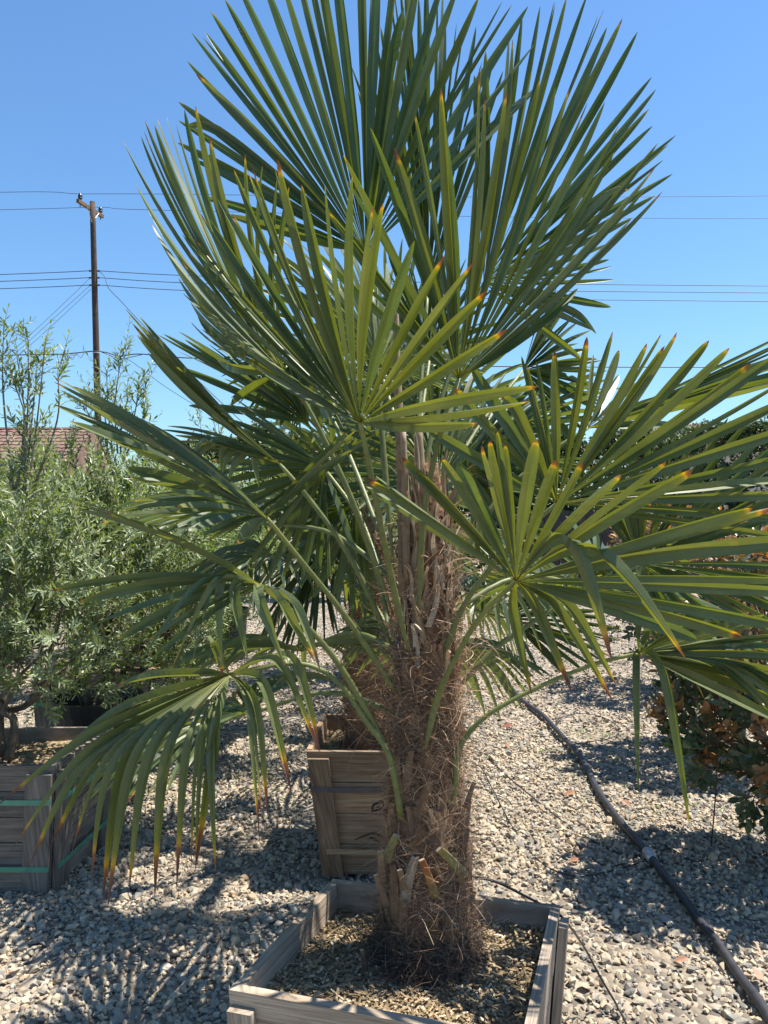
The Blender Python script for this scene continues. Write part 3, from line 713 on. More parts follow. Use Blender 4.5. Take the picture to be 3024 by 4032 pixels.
def Dp(lst, Y0=None, Y1=None):
    out = []
    for i, q in enumerate(lst):
        Yv = q[2] if len(q) > 2 else Y0+(Y1-Y0)*i/(len(lst)-1)
        out.append(D(q[0], q[1], Yv))
    return np.array(out)
def fan(hub, tips, n, off=(0,0), jit=0.022, w=1.0, depth=0.0, brk=0.022, **kw):
    """tips: control tips in view pixels with depth; off: shift of the curve's middle, in pixels"""
    if isinstance(n, tuple):                  # (split index, segments before, segments after)
        q = Dp(tips); T = np.concatenate([interp_ctrl(q[:n[0]+1], n[1])[:-1], interp_ctrl(q[n[0]:], n[2])]); n = len(T)
    else: T = interp_ctrl(Dp(tips), n)
    T = hub+(T-hub)*rng.uniform(1-jit*1.6, 1+jit*1.2, n)[:,None]
    T += rng.normal(0, 0.012, (n,3))*np.array([1,1.8,1])
    Ym = hub[1]
    o = np.array([off[0]*DS/F*Ym, depth, -off[1]*DS/F*Ym])
    C = hub+(T-hub)*0.5+o+rng.normal(0, 0.005, (n,3))
    T[:,2] -= np.abs(rng.normal(0, 0.012, n))
    w = np.full(n, float(w)); L = np.linalg.norm(T-hub, axis=1)
    for i in range(n):
        if rng.random() < brk:
            k = rng.uniform(0.6, 0.85); C[i] = hub+(T[i]-hub)*k; w[i] = 3.0
            T[i] = C[i]+(T[i]-C[i])*0.75+np.array([rng.normal(0,0.05), rng.normal(0,0.05), -0.5])*L[i]*(1-k)
    return dict(tips=T, ctrl=C, w=w, **kw)
def kink(hub, pairs, n, w=3.2, jit=0.012, **kw):
    """pairs: (mid x, mid y, mid Y, tip x, tip y, tip Y) with a bend at mid"""
    q = interp_ctrl(pairs, n)
    m = np.array([D(*r[:3]) for r in q]); t = np.array([D(*r[3:]) for r in q])+rng.normal(0, jit, (n,3))
    return dict(tips=t, ctrl=m, w=w, **kw)

# top fan, seen upright against the sky
h = D(790,545,1.95)
hero.frond(Dp([(850,1230,1.86),(822,900,1.90),(805,700,1.93),(790,545,1.95)]), h, [
    fan(h, [(470,470,2.1),(420,345,2.16),(365,262,2.2),(400,197,2.2),(405,145,2.2),(417,88,2.18),(437,33,2.15),(480,-45,2.1),(550,-110,2.03),(615,-150,1.96),(680,-175,1.97),(740,-185,1.97),(800,-180,1.97),(870,-150,1.97),(945,-95,1.97),(1015,-45,1.98),(1080,-12,2.0),(1142,22,2.02),(1180,160,2.1)], 35, (0,-6), wmax=0.0150, fuse=0.5)], age=0.45)
# right back fan
h = D(1045,610,2.12)
hero.frond(Dp([(890,1200,1.92),(930,950,2.0),(1000,720,2.08),(1045,610,2.12)]), h, [
    fan(h, [(1020,120,2.05),(1085,100,2.05),(1140,5,2.1),(1192,-15,2.1),(1225,-20,2.1),(1262,-10,2.1),(1305,3,2.12),(1340,47,2.15),(1404,148,2.18),(1415,213,2.2),(1442,303,2.22),(1445,330,2.25),(1425,400,2.3),(1350,480,2.35),(1305,550,2.4),(1335,612,2.4),(1297,675,2.4),(1260,760,2.4)], 33, (10,10))], age=0.35, wmax=0.0145)
# left fan behind the front one
h = D(610,800,1.72)
hero.frond(Dp([(850,1330,1.86),(760,1080,1.80),(670,890,1.75),(610,800,1.72)]), h, [
    fan(h, [(500,860,1.9),(440,700,1.92),(420,655,1.92),(375,562,1.9),(330,470,1.88),(290,378,1.86),(290,292,1.84),(305,265,1.8),(335,232,1.74),(365,234,1.7),(395,234,1.65),(440,280,1.6),(487,310,1.6),(560,350,1.6),(640,390,1.62)], 26, (-38,26))], age=0.6, wmax=0.0145)
# front fan
h = D(777,912,1.50)
hero.frond(Dp([(882,1405,1.80),(850,1270,1.74),(808,1060,1.58),(786,950,1.52),(777,912,1.50)]), h, [
    fan(h, [(560,790,1.74),(430,690,1.76),(395,560,1.73),(405,505,1.68),(433,462,1.62),(493,414,1.54),(545,364,1.47),(580,365,1.40),(615,355,1.38),(690,384,1.36),(735,395,1.35),(780,405,1.34),(850,450,1.32),(912,485,1.30),(978,528,1.30),(1040,570,1.30),(1095,627,1.32),(1157,786,1.38),(1190,828,1.42),(1040,910,1.5)], (7,23,15), (-16,16))], age=0.7, wmax=0.0135)
# right front upright fan
h = D(990,818,1.66)
hero.frond(Dp([(905,1330,1.82),(915,1120,1.78),(955,920,1.70),(990,818,1.66)]), h, [
    fan(h, [(650,510,1.62),(735,392,1.6),(780,335,1.58),(838,275,1.56),(905,225,1.55),(968,190,1.55),(1035,158,1.55),(1090,155,1.56),(1160,170,1.58),(1245,183,1.6),(1300,230,1.62),(1320,322,1.65),(1400,290,1.7),(1425,330,1.72),(1432,394,1.75),(1340,480,1.8),(1250,620,1.85)], 33, (12,22))], age=0.55, wmax=0.0135)
# narrow edge-on fan on the left
h = D(604,1002,1.85)
hero.frond(Dp([(845,1390,1.88),(760,1210,1.88),(670,1080,1.86),(604,1002,1.85)]), h, [
    fan(h, [(300,686,1.62),(303,690,1.68),(312,700,1.75),(330,730,1.82),(352,770,1.9)], 20, (-10,26), fuse=0.7, twist=0.12, wmax=0.017, brk=0.0),
    fan(h, [(340,905,2.0),(360,930,1.98),(430,975,1.96)], 7, (10,-22)),
    kink(h, [(425,940,1.9,408,990,1.9),(470,945,1.9,440,1010,1.9),(500,968,1.9,490,1040,1.9),(540,968,1.9,540,1060,1.9)], 6)], age=0.55)
# half closed fan reaching far left
h = D(576,1118,1.62)
hero.frond(Dp([(862,1505,1.84),(760,1350,1.78),(647,1207,1.68),(576,1118,1.62)]), h, [
    fan(h, [(330,905,1.9),(175,848,1.82),(120,820,1.75),(114,842,1.65),(150,890,1.58),(238,933,1.5),(288,1014,1.46),(348,1072,1.43),(400,1120,1.42),(500,1180,1.42)], 32, (6,-18), fuse=0.66, twist=0.15, wmax=0.017, brk=0.0),
    fan(h, [(760,905,1.55),(783,928,1.53),(772,955,1.5)], 5, (0,-4), wmax=0.02, fuse=0.3)], age=0.6, wmax=0.0145)
# left lower fan, two long blades and hanging ones
h = D(560,1262,1.66)
hero.frond(Dp([(850,1640,1.83),(735,1440,1.76),(640,1330,1.70),(560,1262,1.66)]), h, [
    fan(h, [(137,1057,1.6),(140,1070,1.55),(250,1130,1.5)], 5, (10,-20), wmax=0.0145),
    fan(h, [(130,1254,1.55),(230,1362,1.5),(330,1400,1.5)], 6, (10,-36)),
    kink(h, [(440,1230,1.56,300,1420,1.52),(470,1225,1.55,390,1440,1.52),(455,1215,1.6,462,1440,1.6),(500,1250,1.6,560,1440,1.6),(590,1290,1.6,640,1440,1.62),(640,1290,1.65,700,1420,1.65)], 8)], age=0.5)
# drooping bottom left fan
h = D(496,1457,1.72)
hero.frond(Dp([(876,1810,1.89),(866,1760,1.825),(856,1700,1.805),(835,1620,1.795),(788,1554,1.79),(735,1478,1.78),(679,1441,1.77),(620,1434,1.76),(560,1443,1.74),(496,1457,1.72)]), h, [
    kink(h, [(330,1455,1.72,250,1490,1.75),(230,1545,1.62,5,1690,1.62),(180,1600,1.60,20,1805,1.60),(165,1640,1.58,76,1870,1.58),(225,1600,1.58,128,1835,1.58),(215,1625,1.56,176,1912,1.56),(255,1600,1.56,240,1955,1.56),(290,1590,1.55,246,1940,1.55),(335,1600,1.55,322,1945,1.55),(400,1570,1.54,388,1925,1.54),(430,1560,1.54,405,1890,1.54),(440,1575,1.54,490,1870,1.54),(475,1520,1.55,440,1860,1.55)], 17, wmax=0.0150, fuse=0.5, twist=0.22),
    kink(h, [(535,1500,1.6,578,1795,1.6),(545,1505,1.62,560,1765,1.62),(560,1480,1.64,626,1762,1.64),(590,1395,1.7,668,1640,1.7),(640,1385,1.72,700,1600,1.72)], 6, wmax=0.0125),
    kink(h, [(440,1350,1.75,455,1455,1.75),(470,1400,1.7,478,1450,1.7)], 3)], age=1.0)
# right front fan with stiff stubby tips
h = D(1115,1255,1.52)
hero.frond(Dp([(918,1620,1.80),(941,1521,1.77),(967,1455,1.72),(1033,1339,1.62),(1115,1255,1.52)]), h, [
    fan(h, [(800,1040,1.52),(808,1012,1.5),(852,1010,1.48),(905,982,1.46),(970,987,1.45),(1043,942,1.43),(1060,940,1.42),(1105,945,1.42),(1165,962,1.41),(1242,982,1.40),(1335,975,1.40),(1475,985,1.41),(1610,1052,1.44),(1730,1100,1.48),(1760,1190,1.5),(1740,1290,1.55),(1640,1400,1.58),(1500,1370,1.6)], 25, (0,-8), wmax=0.0155, brk=0.0, blunt=0.8, jit=0.012),
    kink(h, [(1235,1090,1.42,1322,1430,1.40),(1285,1125,1.40,1482,1424,1.38)], 2, w=2.4, wmax=0.016, jit=0.0, twist=0.1),
    kink(h, [(1100,1300,1.55,1145,1500,1.55),(1180,1290,1.55,1300,1510,1.55),(1230,1290,1.58,1330,1480,1.58)], 4)], age=0.75)
# right middle fan
h = D(1203,1087,1.74)
hero.frond(Dp([(950,1480,1.84),(967,1392,1.83),(1013,1290,1.80),(1110,1170,1.76),(1203,1087,1.74)]), h, [
    fan(h, [(900,930,1.75),(1015,802,1.72),(1080,777,1.70),(1150,770,1.68),(1190,749,1.67),(1266,738,1.66),(1338,713,1.65),(1382,712,1.65),(1440,718,1.65),(1515,725,1.66),(1600,735,1.67),(1690,780,1.68),(1750,830,1.7),(1800,900,1.72),(1810,1000,1.75),(1780,1080,1.78),(1700,1150,1.8)], 27, (4,10), wmax=0.0155, blunt=0.6, jit=0.012)], age=0.7)
# right fan behind
h = D(1386,1218,1.98)
hero.frond(Dp([(975,1500,1.92),(1066,1405,1.94),(1149,1345,1.96),(1280,1265,1.97),(1386,1218,1.98)]), h, [
    fan(h, [(1250,1020,2.0),(1350,960,1.98),(1450,930,1.96),(1560,880,1.95),(1680,900,1.95),(1780,980,1.95),(1830,1080,1.95),(1830,1190,1.95),(1790,1290,1.95),(1700,1390,1.98),(1560,1430,2.0),(1440,1400,2.0)], 34, (0,-12), wmax=0.0145),
    ], age=0.45)
# low right fan with hanging blades
h = D(1380,1411,1.82)
hero.frond(Dp([(962,1790,1.90),(976,1740,1.84),(984,1690,1.83),(986,1636,1.83),(1003,1597,1.83),(1050,1547,1.83),(1149,1491,1.83),(1280,1436,1.82),(1380,1411,1.82)]), h, [
    fan(h, [(1400,1270,1.75),(1470,1320,1.72),(1530,1312,1.7),(1620,1330,1.7),(1740,1345,1.72),(1800,1380,1.75),(1810,1440,1.78),(1780,1500,1.8),(1700,1540,1.8)], 20, (0,-14), wmax=0.015),
    kink(h, [(1378,1415,1.76,1380,1722,1.76),(1438,1405,1.68,1490,1785,1.66)], 2, w=2.6, wmax=0.0145, jit=0.0, twist=0.12),
    kink(h, [(1560,1430,1.75,1680,1560,1.75),(1600,1430,1.75,1760,1600,1.75),(1640,1430,1.75,1800,1560,1.75)], 5)], age=0.6)
h = D(1270,925,1.98)
hero.frond(Dp([(930,1330,1.9),(1060,1100,1.95),(1180,985,1.97),(1270,925,1.98)]), h, [
    fan(h, [(1690,705,1.95),(1715,722,1.9),(1735,745,1.86),(1740,770,1.82),(1735,800,1.78)], 16, (-4,14), fuse=0.7, twist=0.15, wmax=0.016),
    fan(h, [(1290,760,2.1),(1330,745,2.1),(1400,850,2.1),(1480,890,2.1)], 8, (0,0))], age=0.45)
# fan behind, left of the trunk
h = D(665,915,2.3)
hero.frond(Dp([(830,1280,2.0),(760,1080,2.15),(665,915,2.3)]), h, [
    fan(h, [(400,860,2.3),(352,722,2.3),(375,712,2.3),(400,725,2.3),(445,728,2.3),(490,738,2.3),(540,755,2.3),(600,720,2.3),(680,660,2.3)], 18, (0,-4))], age=0.25)
# spear leaf and an upright old stalk
for pts, r, nm in (([(872,1290,1.86),(866,1000,1.9),(858,800,1.93),(855,640,1.95)], 0.011, 'spear_leaf'), ([(915,1260,1.86),(912,1080,1.87),(905,920,1.88)], 0.013, 'old_stalk'), ([(880,1260,1.86),(876,1080,1.86),(872,930,1.87)], 0.010, 'old_stalk')):
    mbp = MB(); path = catmull(Dp(pts), 6); c = np.zeros((len(path),4)); c[:,3] = 1; c[:,0] = np.linspace(0.45,0.85,len(path))
    tube(mbp, path, [r*1.1, r, r*0.55], 8, c, flat=0.6, ref=(0,-1,0.1)); mbp.build(nm, M_SHEATH, hero.root, hero.org, smooth=True)
for hx, hy, hY, tp, pt in ((700,1010,2.15,[(500,840),(440,930),(430,1040),(470,1150),(560,1240),(680,1270),(770,1210)],[(840,1330,1.92),(780,1130,2.05)]),
        (770,1090,2.25,[(640,960),(590,1060),(600,1190),(680,1300),(800,1340),(860,1260)],[(845,1400,1.95),(815,1220,2.1)]),
        (1010,1010,2.2,[(1130,800),(1200,860),(1245,960),(1230,1080),(1150,1190),(1040,1240)],[(925,1330,1.95),(960,1150,2.1)]),
        (925,620,2.25,[(770,170),(805,40),(860,-40),(930,-50),(1000,40),(1060,105),(1110,150)],[(890,1200,1.92),(905,900,2.1)]),
        (640,760,2.35,[(520,610),(480,680),(470,770),(510,860),(600,930),(690,940)],[(850,1230,1.95),(740,950,2.2)]),
        (1130,800,2.4,[(1180,600),(1240,640),(1262,700),(1290,770),(1300,860),(1240,950)],[(910,1200,1.95),(1010,960,2.2)]),
        (930,760,2.3,[(800,620),(860,540),(940,520),(1020,560),(1080,640),(1090,740)],[(890,1200,1.92),(905,950,2.1)])):
    h = D(hx,hy,hY)
    hero.frond(Dp(pt+[(hx,hy,hY)]), h, [fan(h, [(a,b,hY+0.05) for a,b in tp], 24, (0,-6), jit=0.03)], wmax=0.0125, age=0.3)
# rear fronds of the same palm
for k, (az, el, pl, Rr, dr, hg) in enumerate(((-18,58,0.75,0.55,0.1,0.1),(22,42,0.7,0.55,0.2,0.2),(-60,30,0.62,0.5,0.3,0.35),(62,18,0.6,0.52,0.35,0.4),(5,5,0.55,0.5,0.5,0.6),(-38,5,0.6,0.5,0.3,0.5),(48,30,0.7,0.5,0.3,0.3),(-28,35,0.7,0.55,0.2,0.3),(-75,12,0.5,0.5,0.4,0.5),(10,65,0.8,0.5,0.1,0.1))):
    hero.generic(np.array([CX, CY+0.05, 1.45-0.05*k]), R(az), R(el), pl, Rr, dr, hang=hg, age=0.35)

# ---- other palms of the row
def row_palm(x, y, label, seed, nf, s=1.0, fib=2600, el_hi=75, el_lo=-4):
    global rng
    keep = rng; rng = np.random.default_rng(seed); random.seed(seed)
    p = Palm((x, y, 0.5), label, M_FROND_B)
    pr = [(0,0.115),(0.4,0.098),(0.75,0.085),(1,0.04)]
    trunk_mesh(x, y, 0.47, 1.62*s, pr).build('trunk', M_TRUNK, p.root, p.org, smooth=True)
    fibre_mesh(x, y, 0.49, 1.45*s, [(0,0.125),(0.5,0.1),(1,0.08)], fib, w=0.0016, lmax=0.18).build('fibre', M_FIB, p.root, p.org)
    for k in range(nf):
        u = k/(nf-1); az = k*2.399+seed
        el = R(el_hi+(el_lo-el_hi)*u)+rng.normal(0,0.1)
        z = (1.62-0.25*u)*s
        p.generic(np.array([x, y, z]), az, el, rng.uniform(0.5,0.72), rng.uniform(0.46,0.58), 0.1+0.35*u, n=26, hang=0.05+0.9*u*u, age=0.4, wmax=0.013)
    rng = keep
    return p
p2 = row_palm(-0.07, 3.62, 'second fan palm in the row, its shaggy trunk just left of the largest trunk', 21, 24, 1.02)
for hx, hy, tp, pt in ((1097,1336,[(1150,1265),(1240,1290),(1345,1345),(1335,1400),(1270,1455),(1150,1440)],[(855,1330,3.6),(980,1310,3.4)]),
        (690,1190,[(540,1270),(560,1350),(605,1395),(645,1405),(690,1395),(730,1375),(760,1320)],[(800,1330,3.6),(750,1220,3.4)]),
        (740,1160,[(690,1020),(640,1080),(620,1180),(680,1290),(760,1310)],[(800,1330,3.6),(770,1220,3.4)])):
    h = D(hx,hy,3.2)
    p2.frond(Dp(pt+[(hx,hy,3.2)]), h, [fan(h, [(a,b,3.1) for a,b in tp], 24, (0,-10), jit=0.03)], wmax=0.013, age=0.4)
row_palm(-0.02, 5.53, 'third fan palm in the row, seen through gaps under the crown', 22, 20, 1.0, 1600)
row_palm(0.05, 7.4, 'farthest fan palm in the row, mostly hidden behind the others', 23, 16, 1.0, 900)

# ------------------------------------------------------------------ leafy plants
def leaf_batch(mb, pos, dirs, nor, L, W, col, tmpl='lance'):
    """pos: base; dirs: along; nor: normal"""
    n = len(pos); d = nrm(dirs); s = nrm(np.cross(d, nor)); u = np.cross(s, d)
    if tmpl == 'lance': pts = [(0,0,0),(0.38,0.5,0.10),(0.40,0,0),(0.38,-0.5,0.10),(0.72,0.36,0.06),(0.74,0,-0.02),(0.72,-0.36,0.06),(1,0,-0.06)]
    else: pts = [(0,0,0),(0.35,0.36,0.10),(0.36,0,0),(0.35,-0.36,0.10),(0.72,0.5,0.10),(0.72,0,0),(0.72,-0.5,0.10),(1,0,-0.05)]
    tri = np.array([[0,2,1],[0,3,2],[1,2,5],[1,5,4],[2,3,6],[2,6,5],[4,5,7],[5,6,7]])
    V = np.stack([pos+d*(a*L)[:,None]+s*(b*W)[:,None]+u*(c*W)[:,None] for a,b,c in pts], 1)
    ff = (tri[None]+(np.arange(n)*8)[:,None,None]).reshape(-1,3)
    c = np.repeat(col[:,None,:], 8, axis=1).reshape(-1,4)
    mb.add(V.reshape(-1,3), ff, c)

def shoots(mbl, mbt, starts, dirs, lens, leaves_per, Lm, Wm, spread=0.9, red=None, tone=(0.5,0.25), twig=0.0014, tmpl='lance'):
    n = len(starts); P_, Dr, Nn, LL, WW, CC = [], [], [], [], [], []
    for i in range(n):
        d = nrm(dirs[i]); cur = nrm(rng.normal(0,1,3))*0.25+np.array([0,0,0.10]); K = 6; p = starts[i]; pts = [p]
        for k in range(K):
            p = p+d*lens[i]/K; pts.append(p); d = nrm(d+cur*0.35)
        pts = np.array(pts); 
        if mbt is not None: tube(mbt, pts[::2], [twig*1.3, twig, twig*0.5], 3, cap=False)
        m = leaves_per
        t = np.linspace(0.12, 1.0, m)*K; i0 = np.minimum(t.astype(int), K-1); fr = (t-i0)[:,None]
        bp = pts[i0]*(1-fr)+pts[i0+1]*fr; td = nrm(pts[i0+1]-pts[i0])
        a = np.arange(m)*2.4+rng.uniform(0,6.28)
        ref = nrm(np.cross(td, np.array([0.3,0.5,0.81]))); r2 = np.cross(td, ref)
        out = np.cos(a)[:,None]*ref+np.sin(a)[:,None]*r2
        ld = nrm(td*(1.1-0.6*rng.random((m,1)))+out*spread+rng.normal(0,0.15,(m,3)))
        nn = nrm(td*0.9-out*0.3+np.array([0,0,0.6])+rng.normal(0,0.35,(m,3)))
        P_.append(bp); Dr.append(ld); Nn.append(nn)
        taper = 1.0-0.45*(np.linspace(0,1,m)**3)
        LL.append(Lm*rng.uniform(0.7,1.2,m)*taper); WW.append(Wm*rng.uniform(0.75,1.2,m)*taper)
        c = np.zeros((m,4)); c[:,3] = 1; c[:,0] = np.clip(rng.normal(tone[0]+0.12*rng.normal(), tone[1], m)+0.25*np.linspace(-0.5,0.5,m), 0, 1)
        if red is not None: c[:,1] = red[i]*np.clip(rng.normal(0.75,0.25,m), 0, 1)*np.linspace(0.4,1,m)
        CC.append(c)
    leaf_batch(mbl, np.concatenate(P_), np.concatenate(Dr), np.concatenate(Nn), np.concatenate(LL), np.concatenate(WW), np.concatenate(CC), tmpl)

def olive(x, y, z0, lumps, nsh, label, stems=4, uprights=(), seed=1, lf=20, Lm=0.049, Wm=0.0115, mat_=None, spread=0.16, name='olive_tree', fork=0.35):
    global rng
    keep = rng; rng = np.random.default_rng(seed); random.seed(seed)
    root = thing(name, (x,y,z0), label, name.replace('_',' '), 'olive trees on the left'); org = root.location[:]
    mbt = MB(); 
    ctr = np.array([np.average([l[0] for l in lumps]), np.average([l[1] for l in lumps]), np.average([l[2] for l in lumps])])
    ends = []
    for k in range(stems):
        a = 6.28*k/stems+random.uniform(-.3,.3); b0 = np.array([x+0.05*math.cos(a), y+0.05*math.sin(a), z0])
        l = lumps[k % len(lumps)]; e = np.array([l[0],l[1],l[2]])+rng.normal(0,0.08,3)
        m = b0*0.55+e*0.45+np.array([spread*math.cos(a)*0.35, spread*math.sin(a)*0.35, -0.05])
        path = catmull([b0, b0+np.array([spread*0.3*math.cos(a), spread*0.3*math.sin(a), 0.18])+rng.normal(0,.015,3), m, e], 6)
        tube(mbt, path, [0.024,0.018,0.013,0.006], 9)
        for q in range(5):
            i = random.randint(8, len(path)-2); l2 = random.choice(lumps)
            e2 = np.array(l2[:3])+rng.normal(0,1,3)*np.array(l2[3:6])*0.4
            tube(mbt, catmull([path[i], path[i]*0.5+e2*0.5+rng.normal(0,0.04,3), e2], 4), [0.012,0.008,0.004], 6, cap=False)
    mbl = MB(); mbw = MB()
    vol = np.array([l[3]*l[4]*l[5] for l in lumps]); cnt = (nsh*vol/vol.sum()).astype(int)
    st, dr, ln = [], [], []
    for l, c in zip(lumps, cnt):
        d = nrm(rng.normal(0,1,(c,3))); rr = rng.uniform(0.35,0.98,c)**0.6
        p = np.array(l[:3])+d*np.array(l[3:6])*rr[:,None]
        st.append(p); dr.append(nrm(d*0.6+np.array([0,0,0.75])+rng.normal(0,0.45,(c,3)))); ln.append(rng.uniform(0.12,0.30,c))
    shoots(mbl, mbw, np.concatenate(st), np.concatenate(dr), np.concatenate(ln), lf, Lm, Wm)
    up_s, up_d, up_l = [], [], []
    for (p, q, m) in uprights:               # leader from p to q with side shoots
        p, q = np.array(p), np.array(q); path = catmull([p, p*0.5+q*0.5+rng.normal(0,0.03,3), q], 6)
        tube(mbw, path, [0.006,0.004,0.0015], 5, cap=False)
        for k in range(m):
            i = rng.integers(1, len(path)); up_s.append(path[i]); up_d.append(nrm(np.array([rng.normal(0,.6), rng.normal(0,.6), 0.75]))); up_l.append(rng.uniform(0.10,0.24))
        up_s.append(path[-3]); up_d.append(np.array([0.02,0,1])); up_l.append(np.linalg.norm(path[-1]-path[-3])+0.08)
    if up_s: shoots(mbl, mbw, np.array(up_s), np.array(up_d), np.array(up_l), 14, Lm*0.95, Wm, tone=(0.55,0.25))
    mbt.build('trunk', M_BARK, root, org, smooth=True)
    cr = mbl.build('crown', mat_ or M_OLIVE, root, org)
    mbw.build('twigs', M_TWIG, root, org)
    rng = keep
    return root
def upr(base, tops, Y, m):
    return [(D(base[0]+(t[0]-base[0])*0.35, base[1], Y), D(t[0], t[1], Y+random.uniform(-.1,.1)), m) for t in tops]
random.seed(9)
olive(-1.74, 3.47, 0.48, [(-1.95,3.5,1.15,0.42,0.40,0.38),(-1.50,3.45,1.08,0.36,0.36,0.36),(-1.72,3.5,1.45,0.42,0.38,0.26),(-2.3,3.5,1.35,0.35,0.35,0.36)], 820,
      'front olive tree with several bare stems, in the left box with green straps', 5, upr((40,1060),[(8,700),(62,735),(100,725),(35,760),(125,800),(20,800),(80,800)],3.5,9), 31, 24)
olive(-1.64, 4.4, 0.46, [(-1.75,4.4,1.32,0.48,0.4,0.36),(-1.36,4.35,0.92,0.40,0.38,0.40),(-1.78,4.4,1.66,0.40,0.38,0.28),(-1.36,4.3,1.48,0.36,0.3,0.34)], 1000,
      'bushy olive tree in the nearest black pot, right of the front olive', 4, upr((250,980),[(262,770),(230,800),(300,830),(180,870),(315,880),(200,840),(280,850)],4.4,10), 32, 24)
olive(-1.84, 5.25, 0.46, [(-1.70,5.2,1.0,0.42,0.34,0.36),(-1.30,5.1,0.95,0.36,0.3,0.40),(-1.35,5.2,0.72,0.34,0.28,0.26),(-1.5,5.2,1.5,0.45,0.35,0.33)], 620,
      'bright green olive in the second olive box, low leaves drooping over its right side', 3, (), 33, 18, 0.05, 0.013, M_OLIVE2)
olive(-1.98, 7.2, 0.40, [(-2.0,7.2,1.25,0.6,0.5,0.55),(-1.75,7.1,1.75,0.5,0.45,0.4),(-1.8,7.0,0.85,0.5,0.45,0.35)], 520,
      'olive tree in the middle black pot, behind the second olive', 3, upr((450,980),[(448,885),(430,900),(470,900)],7.2,4), 34, 18, 0.06, 0.015)
olive(-1.72, 8.4, 0.45, [(-1.75,8.4,1.4,0.55,0.5,0.6),(-1.5,8.4,1.0,0.5,0.45,0.4)], 380,
      'olive tree in the farthest black pot, behind the hanging palm fronds', 3, (), 35, 18, 0.065, 0.016, M_OLIVE2)
for k, (x, y, lab) in enumerate(((-3.1,4.9,'dense olive tree at the left edge, behind the front olive'),(-3.3,6.6,'grey green olive farther back at the left edge, below the tiled roof'),(-2.9,8.6,'distant olive between the tiled roof and the dark hedge'))):
    olive(x, y, 0.1, [(x,y,1.15,0.8,0.6,0.5),(x+0.4,y,1.52,0.6,0.5,0.34),(x-0.4,y,1.50,0.6,0.5,0.36),(x+0.2,y,0.8,0.7,0.5,0.4)], 700, lab, 4, (), 40+k, 18, 0.062, 0.015)

# ---- red tipped shrubs on the right
def shrub(x, y, c, r, nsh, label, seed, Lm=0.075, Wm=0.036):
    global rng
    keep = rng; rng = np.random.default_rng(seed); random.seed(seed)
    root = thing('red_tipped_shrub', (x,y,0.02), label, 'shrub', 'red tipped shrubs on the right'); org = root.location[:]
    mbt = MB(); mbl = MB(); c = np.array(c); r = np.array(r)
    d = nrm(rng.normal(0,1,(nsh,3))); p = c+d*r*(rng.uniform(0.3,1,nsh)**0.5)[:,None]
    tube(mbt, catmull([(x,y,0.0),(x+0.02,y,0.25),c-np.array([0,0,r[2]*0.5])], 5), [0.035,0.03,0.02], 9)
    fk = c-np.array([0,0,r[2]*0.6])
    for q in p[::6]:
        tube(mbt, catmull([fk+rng.normal(0,0.03,3), fk*0.5+q*0.5+rng.normal(0,0.05,3), q], 4), [0.011,0.007,0.0035], 5, cap=False)
    dr = nrm(d*0.8+np.array([0,0,0.6])+rng.normal(0,0.3,(nsh,3)))
    rel = (p[:,2]-(c[2]-r[2]))/(2*r[2])
    red = np.where(rng.uniform(0,1,nsh) < 0.16+0.75*np.clip(rel,0,1), 1.0, 0.0)
    shoots(mbl, mbt, p, dr, rng.uniform(0.07,0.15,nsh), 9, Lm, Wm, 0.85, red, (0.45,0.28), 0.0025, 'obov')
    mbt.build('trunk', M_BARK, root, org, smooth=True); mbl.build('crown', M_SHRUB, root, org)
    rng = keep
shrub(1.78, 3.42, (1.80,3.42,0.86), (0.56,0.45,0.66), 560, 'nearest red tipped shrub at the right edge, casting a dark shadow on the gravel', 51)
shrub(2.3, 5.0, (2.28,5.0,0.98), (0.66,0.55,0.60), 460, 'second red tipped shrub, behind the nearest one at the right edge', 52)
shrub(2.55, 6.9, (2.6,6.9,0.95), (0.7,0.6,0.7), 330, 'third shrub with orange tips, farthest back on the right', 53)

# ---- dark hedges and a board fence at the back
def hedge(x0, x1, y, h, n, label, seed, dep=1.2, Lm=0.115, Wm=0.062):
    global rng
    keep = rng; rng = np.random.default_rng(seed); random.seed(seed)
    xm = (x0+x1)/2
    root = thing('hedge', (xm,y,0), label, 'hedge', None); org = root.location[:]
    mbl = MB(); mbt = MB()
    xs = rng.uniform(x0, x1, n); top = h+0.13*np.sin(xs*2.1)+0.09*np.sin(xs*5.3+1)
    f = rng.uniform(0,1,n)
    zz = np.where(f < 0.3, top-np.abs(rng.normal(0,0.10,n)), rng.uniform(0.15,1,n)*top)
    yy = y+np.where(f < 0.3, rng.uniform(-dep/2,dep/2,n), -dep/2+np.abs(rng.normal(0,0.22,n))+0.12*np.sin(xs*3.3+zz*2.5))
    p = np.stack([xs,yy,zz],1); n=n; d = nrm(np.stack([rng.normal(0,.5,n), -0.6+rng.normal(0,.5,n), 0.6+rng.normal(0,.4,n)],1))
    shoots(mbl, None, p, d, rng.uniform(0.12,0.3,n), 9, Lm, Wm, 0.9, None, (0.42,0.28), tmpl='obov')
    for xq in np.arange(x0+0.5, x1, 1.1):
        tube(mbt, catmull([(xq,y,0),(xq+random.uniform(-.1,.1),y,h*0.4),(xq+random.uniform(-.2,.2),y,h*0.85)], 4), [0.05,0.04,0.015], 7)
    mbt.build('trunk', M_BARK, root, org); mbl.build('foliage', M_HEDGE, root, org)
    rng = keep
hedge(-4.5, -0.3, 14.5, 2.85, 2600, 'dark green hedge behind the olives on the left', 61)
hedge(-1.0, 4.6, 16.5, 2.95, 4200, 'dark hedge behind the palm row in the centre', 62)
hedge(4.2, 12.5, 15.0, 3.05, 5600, 'clipped dark green hedge along the right background', 63)
fr = thing('board_fence', (4.5,13.9,0), 'dark wooden board fence in front of the right hedge', 'fence')
